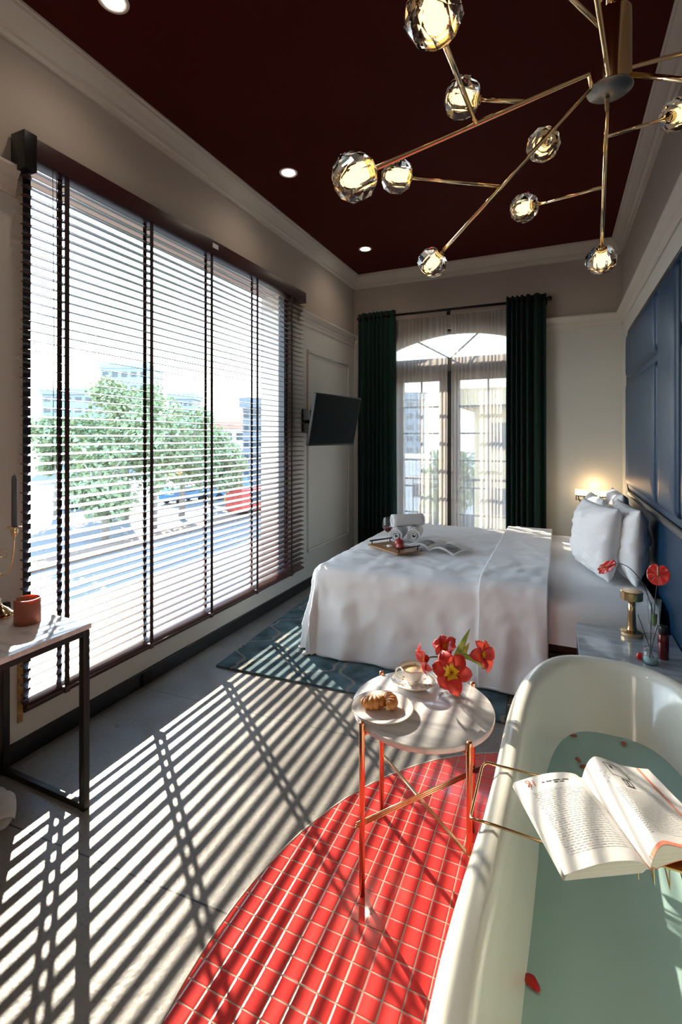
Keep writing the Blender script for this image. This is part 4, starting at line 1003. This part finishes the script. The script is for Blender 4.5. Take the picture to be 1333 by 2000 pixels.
# vase of tulips
vz = V((-.352, 1.765, .560))
va = thing('crystal_vase', 'cut crystal vase standing on the round table', 'vase', vz)
vp = [(.0, .0), (.046, .0), (.048, .006), (.034, .014), (.018, .024), (.016, .034), (.026, .048), (.034, .075), (.038, .105), (.042, .135), (.040, .135), (.034, .105), (.029, .075), (.018, .052), (0, .045)]
MB().lathe(vp, vz, 14, False).build('cut_glass', 'cut_glass', va)
def tulip(label, base, head, face, size, spread, seed):
    rnd = random.Random(seed)
    t = thing('tulip', label, 'flower', head, 'red tulips in the crystal vase')
    hv, bv, fv = V(head), V(base), V(face).normalized()
    MB().tube(bez(bv, bv+V((0, 0, .06)), hv-fv*.06, hv, 14), .0028, 8).build('stem', 'stem_green', t)
    mx = frame_mat(hv, fv, seed)
    for k in range(6):
        a_ = 2*PI*k/6+rnd.uniform(-.2, .2); op = spread*(1 if k % 2 else .8)+rnd.uniform(-.12, .12)
        L_ = size*rnd.uniform(.9, 1.12); W_ = size*rnd.uniform(.48, .58)
        R2 = mx @ Matrix.Rotation(a_, 4, 'Z')
        def fn(u, v, L_=L_, W_=W_, op=op, R2=R2):
            x = (u-.5)*2; wv = W_*math.sin(min(1, v*.93+.07)*PI)**.62*(.6+.4*v)
            ang = op*v**.8; rr_ = L_*v
            px = rr_*math.sin(ang)+.004; pz = rr_*math.cos(ang)
            cup_ = -.22*W_*(1-x*x)*math.sin(v*PI)
            y = x*wv
            return R2 @ V((px-cup_*-1*math.cos(ang)+.05*W_*math.sin(x*9)*v, y, pz+abs(x)*.25*W_*math.sin(v*PI)))
        po = MB().grid(fn, 9, 12).build('petal', 'tulip_red', t, solid=.0006)
        MB().grid(lambda u, v: fn(.16+.68*u, v*(.46 if seed == 3 else .32))+(mx.to_3x3() @ V((0, 0, .0016))), 5, 5).build('petal_base', 'tulip_yellow', po)
    for k in range(6):
        a_ = k*PI/3; MB().tube([mx @ V((.003*math.cos(a_), .003*math.sin(a_), 0)), mx @ V((.010*math.cos(a_), .010*math.sin(a_), .024))], .0014, 6).build('stamen', 'tulip_yellow', t)
vb = vz+V((0, 0, .06))
tulip('red tulip at the left of the vase, drooping over the teacup', vb, (-.432, 1.740, .700), (-.75, -.55, -.15), .052, 1.35, 1)
tulip('open red tulip with yellow throat at the top of the vase', vb, (-.380, 1.815, .715), (-.15, -.75, .55), .050, 1.15, 2)
tulip('wide open red and yellow tulip drooping in front of the vase', vb, (-.345, 1.715, .675), (.12, -.70, .30), .066, 1.75, 3)
tulip('red tulip at the right of the vase, petals spread', vb, (-.262, 1.805, .715), (.70, -.35, .25), .056, 1.45, 4)
def leafblade(m, pts, w_):
    pts = [V(p) for p in pts]; n = len(pts)
    def fn(u, v):
        k = v*(n-1); i = min(int(k), n-2); p = pts[i].lerp(pts[i+1], k-i); d = (pts[i+1]-pts[i]).normalized()
        s_ = d.cross(V((.25, -.9, .2))).normalized(); ww = w_*math.sin(max(.02, min(1, v*.9+.1))*PI)**.7
        return p+s_*(u-.5)*2*ww+V((0, .12*ww*abs(u-.5)*2, 0))
    m.grid(fn, 5, 24)
for i, (ps, ww, lab) in enumerate(((bez(vb, vb+V((.01, 0, .07)), (-.335, 1.76, .72), (-.292, 1.79, .812), 14), .014, 'upright pointed green tulip leaf above the vase'),
        (bez(vb, vb+V((.0, 0, .12)), (-.30, 1.74, .745), (-.235, 1.755, .690), 14), .010, 'arching green tulip leaf bending to the right'),
        (bez(vb, vb+V((.03, 0, .05)), (-.33, 1.80, .70), (-.300, 1.83, .745), 12), .013, 'short green tulip leaf between the blooms'))):
    m = MB(); leafblade(m, ps, ww); tag(m.build('tulip_leaf', 'leaf_green', solid=.0008), lab, 'leaf')

# ------------------------------------------------------------ nightstand
ns = thing('nightstand', 'marble topped nightstand between bathtub and bed', 'nightstand', (.31, 2.68, 0))
MB().rbox(.085, .525, 2.40, 2.925, .480, .500, .002).build('top', 'marble_grey', ns)
MB().rbox(.095, .515, 2.41, 2.915, .06, .480, .004).build('body', 'black_trim', ns)
MB().rbox(.088, .097, 2.43, 2.895, .27, .465, .003).build('drawer', 'black_trim', ns)
MB().rbox(.088, .097, 2.43, 2.895, .075, .26, .003).build('drawer', 'black_trim', ns)
for x in (.12, .49):
    for y in (2.43, 2.89): MB().tube([(x, y, 0), (x, y, .062)], .012, 10).build('foot', 'black_trim', ns)
lm = thing('table_lamp', 'brass mushroom-shaped table lamp on the nightstand', 'lamp', (.338, 2.860, .500))
lc = V((.338, 2.855, .500))
MB().lathe([(.0, 0), (.052, 0), (.053, .003), (.053, .018), (.050, .021), (.026, .027), (0, .027)], lc, 16, False).build('base', 'brass', lm)
MB().lathe([(.026, .024), (.021, .05), (.018, .12), (.017, .180), (0, .180)], lc, 20).build('stem', 'brass', lm)
MB().lathe([(.0, .178), (.048, .178), (.051, .181), (.051, .218), (.048, .222), (0, .222)], lc, 16, False).build('lamp_shade', 'brass', lm)
vv = V((.412, 2.700, .500))
vs_ = thing('goblet_vase', 'tall clear glass goblet vase holding two anthuriums', 'vase', vv)
MB().lathe([(0, 0), (.038, 0), (.038, .003), (.008, .010), (.005, .03), (.006, .085), (.014, .10), (.022, .12), (.026, .17), (.030, .235), (.028, .235), (.024, .17), (.019, .122), (0, .105)], vv, 20).build('glass', 'glass_clear', vs_)
MB().lathe([(.001, .108), (.012, .122), (.014, .165), (.001, .165)], vv, 16).build('greenery', 'stem_green', vs_)
def anthurium(label, base, head, face, up, r, ctrl):
    t = thing('anthurium', label, 'flower', head, 'anthuriums in the goblet vase')
    hv, fv = V(head), V(face).normalized()
    MB().tube(bez(base, ctrl[0], ctrl[1], hv, 20), .0022, 8).build('stem', 'stem_dark', t)
    x_ = V(up); x_ = (x_-fv*x_.dot(fv)).normalized(); y_ = fv.cross(x_)
    def fn(u, v):
        a_ = u*2*PI; rad = (1-.30*math.exp(-((a_-PI+PI) % (2*PI) if False else min(a_, 2*PI-a_))**2/.10))*(1+.16*math.cos(a_-PI))
        rr_ = r*rad*v
        return hv+x_*(rr_*math.cos(a_)+r*.25)+y_*rr_*.92*math.sin(a_)+fv*(.10*r*v*v+.03*r*math.sin(a_*9)*v)
    MB().grid(fn, 48, 10, closeu=True).build('spathe', 'anthurium', t, solid=.0012)
    MB().tube([hv+x_*.25*r*0, hv+x_*r*.35+fv*r*.30, hv+x_*r*.75+fv*r*.42], [.0045, .0045, .0025], 10).build('spadix', 'spadix', t)
anthurium('red anthurium seen from the side, bending over the pillows', vv+V((0, 0, .12)), TT(1188, 1108, 2.62), (-.55, -.25, .70), (-.6, .1, -.6), .055, (vv+V((-.01, .02, .30)), vv+V((-.10, .14, .42))))
anthurium('red anthurium facing the viewer in front of the blue headboard', vv+V((0, 0, .12)), V((.432, 2.72, .845)), (-.35, -.85, .30), (.1, .2, .9), .052, (vv+V((0, 0, .2)), vv+V((.01, .015, .27))))
bt = thing('bottle', 'dark red bottle with black cap on the nightstand', 'bottle', (.432, 2.600, .500))
bp_ = V((.432, 2.600, .500))
MB().lathe([(0, 0), (.0205, 0), (.022, .003), (.022, .105), (.018, .114), (.0, .114)], bp_, 24).build('bottle_body', 'bottle_red', bt)
MB().lathe([(.016, .113), (.019, .115), (.019, .145), (.017, .148), (0, .148)], bp_, 24).build('cap', 'black_plastic', bt)
dj = V((.372, 2.525, .500))
rd = thing('reed_diffuser', 'clear glass reed diffuser jar on the nightstand', 'diffuser', dj)
MB().lathe([(0, 0), (.030, 0), (.033, .004), (.033, .05), (.024, .062), (.011, .068), (.011, .085), (.009, .085), (.009, .066), (.022, .058), (.030, .048), (.030, .006), (0, .005)], dj, 24).build('jar', 'glass_clear', rd)
MB().lathe([(0, .006), (.029, .006), (.029, .026), (0, .026)], dj, 24).build('scented_oil', 'water', rd)
for dx_, dy_, h_ in ((-.045, .03, .20), (.012, .06, .25), (.030, .02, .17)): MB().tube([dj+V((-dx_*.35, -dy_*.35, .008)), dj+V((dx_, dy_, h_))], .0016, 6).build('reed', 'wick', rd)
tag(MB().lathe([(0, 0), (.012, .002), (.016, .014), (.012, .028), (0, .034)], (.335, 2.545, .500), 14, sy=.5).build('jar_reflection', 'anthurium'), 'red petal reflection on the diffuser jar, modelled as a small solid', 'flower')  # red reflection on the jar, put in as a solid lump

# ------------------------------------------------------------ bathtub
TB = (.185, 1.40)
tub = thing('bathtub', 'freestanding white enamel bathtub filled with water', 'bathtub', (TB[0], TB[1], 0))
def loop(hw, hf, hn, z, n=96, ex=3.0):
    p = []
    for i in range(n):
        a_ = 2*PI*i/n; c_, s_ = math.cos(a_), math.sin(a_)
        x = hw*math.copysign(abs(c_)**(2/ex), c_); y = (hf if s_ > 0 else hn)*math.copysign(abs(s_)**(2/ex), s_)
        q = min(1, max(0, (.05-y)/.80)); q = q*q*(3-2*q)
        x *= 1+.143*q
        p.append((TB[0]+x, TB[1]+y, z))
    return p
def loft(loops, close0=False, close1=False):
    m = MB(); n = len(loops[0]); vs = [v for l in loops for v in l]; fs = []
    for i in range(len(loops)-1):
        for k in range(n): fs.append((i*n+k, i*n+(k+1) % n, (i+1)*n+(k+1) % n, (i+1)*n+k))
    if close0: fs.append(tuple(range(n))[::-1])
    if close1: fs.append(tuple((len(loops)-1)*n+k for k in range(n)))
    m.add(vs, fs, True); return m
W_, F_, N_ = .350, .915, 1.32
ls = [loop(W_-.20, F_-.42, N_-.42, .06), loop(W_-.13, F_-.30, N_-.30, .09), loop(W_-.085, F_-.20, N_-.20, .20), loop(W_-.06, F_-.12, N_-.12, .36), loop(W_-.045, F_-.055, N_-.055, .50), loop(W_-.035, F_-.035, N_-.035, .535),
      loop(W_-.012, F_-.012, N_-.012, .538), loop(W_, F_, N_, .552), loop(W_-.004, F_-.004, N_-.004, .568), loop(W_-.018, F_-.018, N_-.018, .580), loop(W_-.037, F_-.037, N_-.037, .583), loop(W_-.057, F_-.058, N_-.058, .576),
      loop(W_-.070, F_-.076, N_-.076, .552), loop(W_-.085, F_-.115, N_-.115, .48), loop(W_-.115, F_-.20, N_-.17, .36), loop(W_-.14, F_-.29, N_-.24, .24), loop(W_-.175, F_-.38, N_-.30, .17), loop(W_-.24, F_-.48, N_-.38, .15)]
loft(ls, True, True).build('tub_shell', 'enamel', tub)
pb = MB()
for (x, y) in ((-.20, .55), (.20, .55), (-.20, -.6), (.20, -.6)): MB().lathe([(.035, 0), (.028, .02), (.022, .05), (.04, .12), (0, .13)], (TB[0]+x*.8, TB[1]+y, .003), 14).build('foot', 'brass', tub)
wt = MB(); wl = loop(W_-.1145, F_-.199, N_-.169, .362); wt.add(wl, [tuple(range(len(wl)))], False)
wt.build('bath_water', 'water', tub)
for i, (x, y, rz, s_, lab) in enumerate(((.053, 2.047, .4, .011, 'tiny petal at the far edge of the bath water'), (.220, 2.070, 1.5, .012, 'petal floating at the far right of the bath water'),
        (-.05, 1.86, .2, .010, 'petal floating beside the left side of the tub behind the book'), (.062, 1.900, 2.2, .011, 'upper of two petals floating just behind the book'),
        (.078, 1.868, .9, .012, 'lower of two petals floating just behind the book'), (-.052, 1.519, 2.8, .010, 'petal half hidden beside the wire caddy'), (-.052, 1.085, 2.4, .016, 'largest red petal floating near the viewer'))):
    mx = Matrix.Translation((x, y, .3645)) @ Matrix.Rotation(rz, 4, 'Z')
    p = [(s_*math.cos(a_)*(1 if math.cos(a_) > 0 else 1.35), s_*.85*math.sin(a_)*(1 if math.cos(a_) > 0 else .8)) for a_ in [2*PI*k/14 for k in range(14)]]
    m = MB(); m.add([mx @ V((0, 0, 0))]+[mx @ V((a_, b_, .0025)) for a_, b_ in p], [(0, 1+k, 1+(k+1) % 14) for k in range(14)])
    tag(m.build('petal', 'petal_pink' if i < 6 else 'tulip_red', solid=.0008), lab, 'petal', 'petals floating in the bath')
# wire caddy across the tub
cd_ = thing('bath_caddy', 'gold wire bath caddy hooked over the tub rim', 'bath caddy', (.18, 1.27, .59))
wr = .0034; Y0, Y1 = 1.185, 1.405; zt = .590
lp_ = MB(); lp_.tube([(.12, Y1-.01, zt+.030), (.02, Y1-.01, zt+.024), (-.06, Y1, zt+.002), (-.135, Y1, zt+.001), (-.182, Y1, zt+.001), (-.192, Y1-.005, zt-.004), (-.195, Y1-.016, zt-.006), (-.195, Y0+.016, zt-.006), (-.192, Y0+.005, zt-.004), (-.182, Y0, zt+.001), (-.135, Y0, zt+.001), (-.105, Y0, zt), (-.03, Y0-.01, zt+.005), (.02, Y0-.008, zt+.022), (.14, Y0, zt+.030)], wr, 10)
lp_.build('rim_hook', 'brass', cd_)
lp_ = MB(); lp_.tube([(.34, Y1-.01, zt+.030), (.43, Y1, zt+.01), (.49, Y1, zt+.001), (.552, Y1, zt+.001), (.552, Y0, zt+.001), (.49, Y0, zt+.001), (.43, Y0, zt+.01), (.34, Y0, zt+.030)], wr, 10); lp_.build('rim_hook', 'brass', cd_)
lp_ = MB(); lp_.tube([(.02, Y0, zt+.030), (.40, Y0, zt+.030)], wr*.8, 8); lp_.tube([(.02, Y1-.01, zt+.030), (.40, Y1-.01, zt+.030)], wr*.8, 8)
for k in range(14):
    x = .04+k*.028; lp_.tube([(x, Y1-.01, zt+.029), (x, Y1-.015, zt-.012), (x, Y0-.005, zt-.012), (x-.002, Y0-.010, zt+.029)], .0015, 6)
lp_.build('wire_basket', 'brass', cd_)
MB().rbox(.10, .40, Y0-.014, Y1-.02, zt+.033, zt+.038, .0015).build('shelf_plate', 'gold_rim', cd_)
# open book
bk = thing('book', 'thick open book of white pages resting on the wire caddy', 'book', (.16, 1.24, .60))
bO = V((.166, 1.140, .616)); bx = V((.865, .50, 0)).normalized(); by = V((-.44, .897, 0)).normalized()
PW, PH = .184, .256
def page(side):
    def fn(u, v):   # u from spine to fore edge, v along height
        s_ = u*PW
        if side < 0: z = .034+.014*math.sin(min(1, u*1.0)*PI)*(1-u*.3)-.010*u-.016*math.exp(-u/.06)+.006*math.sin(v*PI)
        else:
            z = .018+.056*(1-math.exp(-u/.075))*math.exp(-max(0, u-.18)/.62)+.010*(v-.3)*math.exp(-((u-.25)/.25)**2)
        return bO+bx*s_*side*(1-.02*u)+by*(v*PH)+V((0, 0, z))
    return fn
for side, nm in ((-1, 'left_page'), (1, 'right_page')):
    fn = page(side); N1, N2 = 26, 14
    m = MB(); m.grid(fn, N1, N2); po = m.build(nm, 'paper', bk)
    # block of pages below
    def bot(u, v, fn=fn, side=side):
        p = fn(u, v); lift = 0 if side < 0 else .018*math.sin(min(1, u*1.25)*PI*.85)
        return V((p.x, p.y, bO.z+.015+lift+(.006 if u < .05 else 0)))+bx*side*.002*u
    m = MB(); e = MB()
    for v_ in (0, 1):
        e.grid(lambda u, t_: bot(u, v_).lerp(fn(u, v_)-V((0, 0, .0004)), t_), N1, 2)
    e.grid(lambda u, t_: bot(1, u).lerp(fn(1, u)-V((0, 0, .0004)), t_), N2, 2)
    e.build('page_block', 'page_edge', bk)
    MB().grid(lambda u, v: bot(u, v)-V((0, 0, .001)), N1, N2).build('cover', 'ink_orange' if side > 0 else 'paper', bk, solid=.002)
    # printed lines
    t_ = MB(); rnd = random.Random(3+side)
    up = V((0, 0, .0007))
    def strip(mb, u0, u1, v0, v1, n=8):
        mb.grid(lambda a_, b_: fn(u0+(u1-u0)*a_, v0+(v1-v0)*b_)+up, n, 2)
    vtop = .78 if side < 0 else .60
    for r_ in range(30 if side < 0 else 22):
        v0 = vtop-r_*.0225
        if v0 < .10: break
        cu_ = .14
        while cu_ < .84:
            wl_ = rnd.uniform(.03, .08); strip(t_, cu_, min(.86, cu_+wl_), v0, v0+.0055, 3); cu_ += wl_+.014
    t_.build('text_lines', 'ink_faint', po)
    if side < 0:
        hx = MB()
        for u0, u1, v0 in ((.62, .66, .885), (.52, .60, .885), (.40, .50, .887), (.28, .37, .887), (.44, .50, .860), (.36, .42, .860)): strip(hx, u0, u1, v0, v0+.010, 3)
        hx.build('heading', 'ink', po)
        tc_ = bpy.data.curves.new('chapter_number', 'FONT'); tc_.body = '91'; tc_.size = .030; tc_.extrude = .0003; tc_.align_x = 'CENTER'
        to = bpy.data.objects.new('chapter_number', tc_); C.objects.link(to)
        dg = bpy.context.evaluated_depsgraph_get(); me_ = bpy.data.meshes.new_from_object(to.evaluated_get(dg)); bpy.data.objects.remove(to)
        no = bpy.data.objects.new('chapter_number', me_); C.objects.link(no); me_.materials.clear(); me_.materials.append(mt('ink_orange'))
        pc = fn(.80, .865)
        R3 = Matrix((bx, by, V((0, 0, 1)))).transposed().to_4x4()
        no.matrix_world = Matrix.Translation(pc+V((0, 0, .0018))) @ R3 @ Matrix.Rotation(0.03, 4, 'Y')
        no.parent = po
    else:
        def rect(u0, u1, v0, v1, th=.010):
            ill = MB()
            strip(ill, u0, u1, v0, v0+th*.7); strip(ill, u0, u1, v1-th*.7, v1); strip(ill, u0, u0+th, v0, v1, 2); strip(ill, u1-th, u1, v0, v1, 2)
            ill.build('illustration', 'ink', po)
        rect(.24, .50, .76, .93); rect(.34, .46, .64, .74, .02)
        for q_ in ((.30, .34, .86, .90), (.38, .41, .67, .71)): ill = MB(); strip(ill, *q_); ill.build('sketch_mark', 'ink', po)
        for q_ in ((.53, .64, .79, .795), (.53, .54, .79, .88), (.63, .64, .79, .88), (.54, .60, .87, .88), (.60, .74, .68, .684), (.60, .606, .68, .74))+tuple((.12+.03*(k % 3), .135+.03*(k % 3), .70+.022*k, .708+.022*k) for k in range(7)):
            il2 = MB(); strip(il2, *q_, 3); il2.build('sketch_mark', 'ink_faint', po)
        bd = MB(); strip(bd, .80, .84, .0, .995, 3); bd.build('colour_bar', 'ink_orange', po)
        bd = MB(); strip(bd, .03, .80, .0, .035, 20); bd.build('colour_bar', 'ink_orange', po)
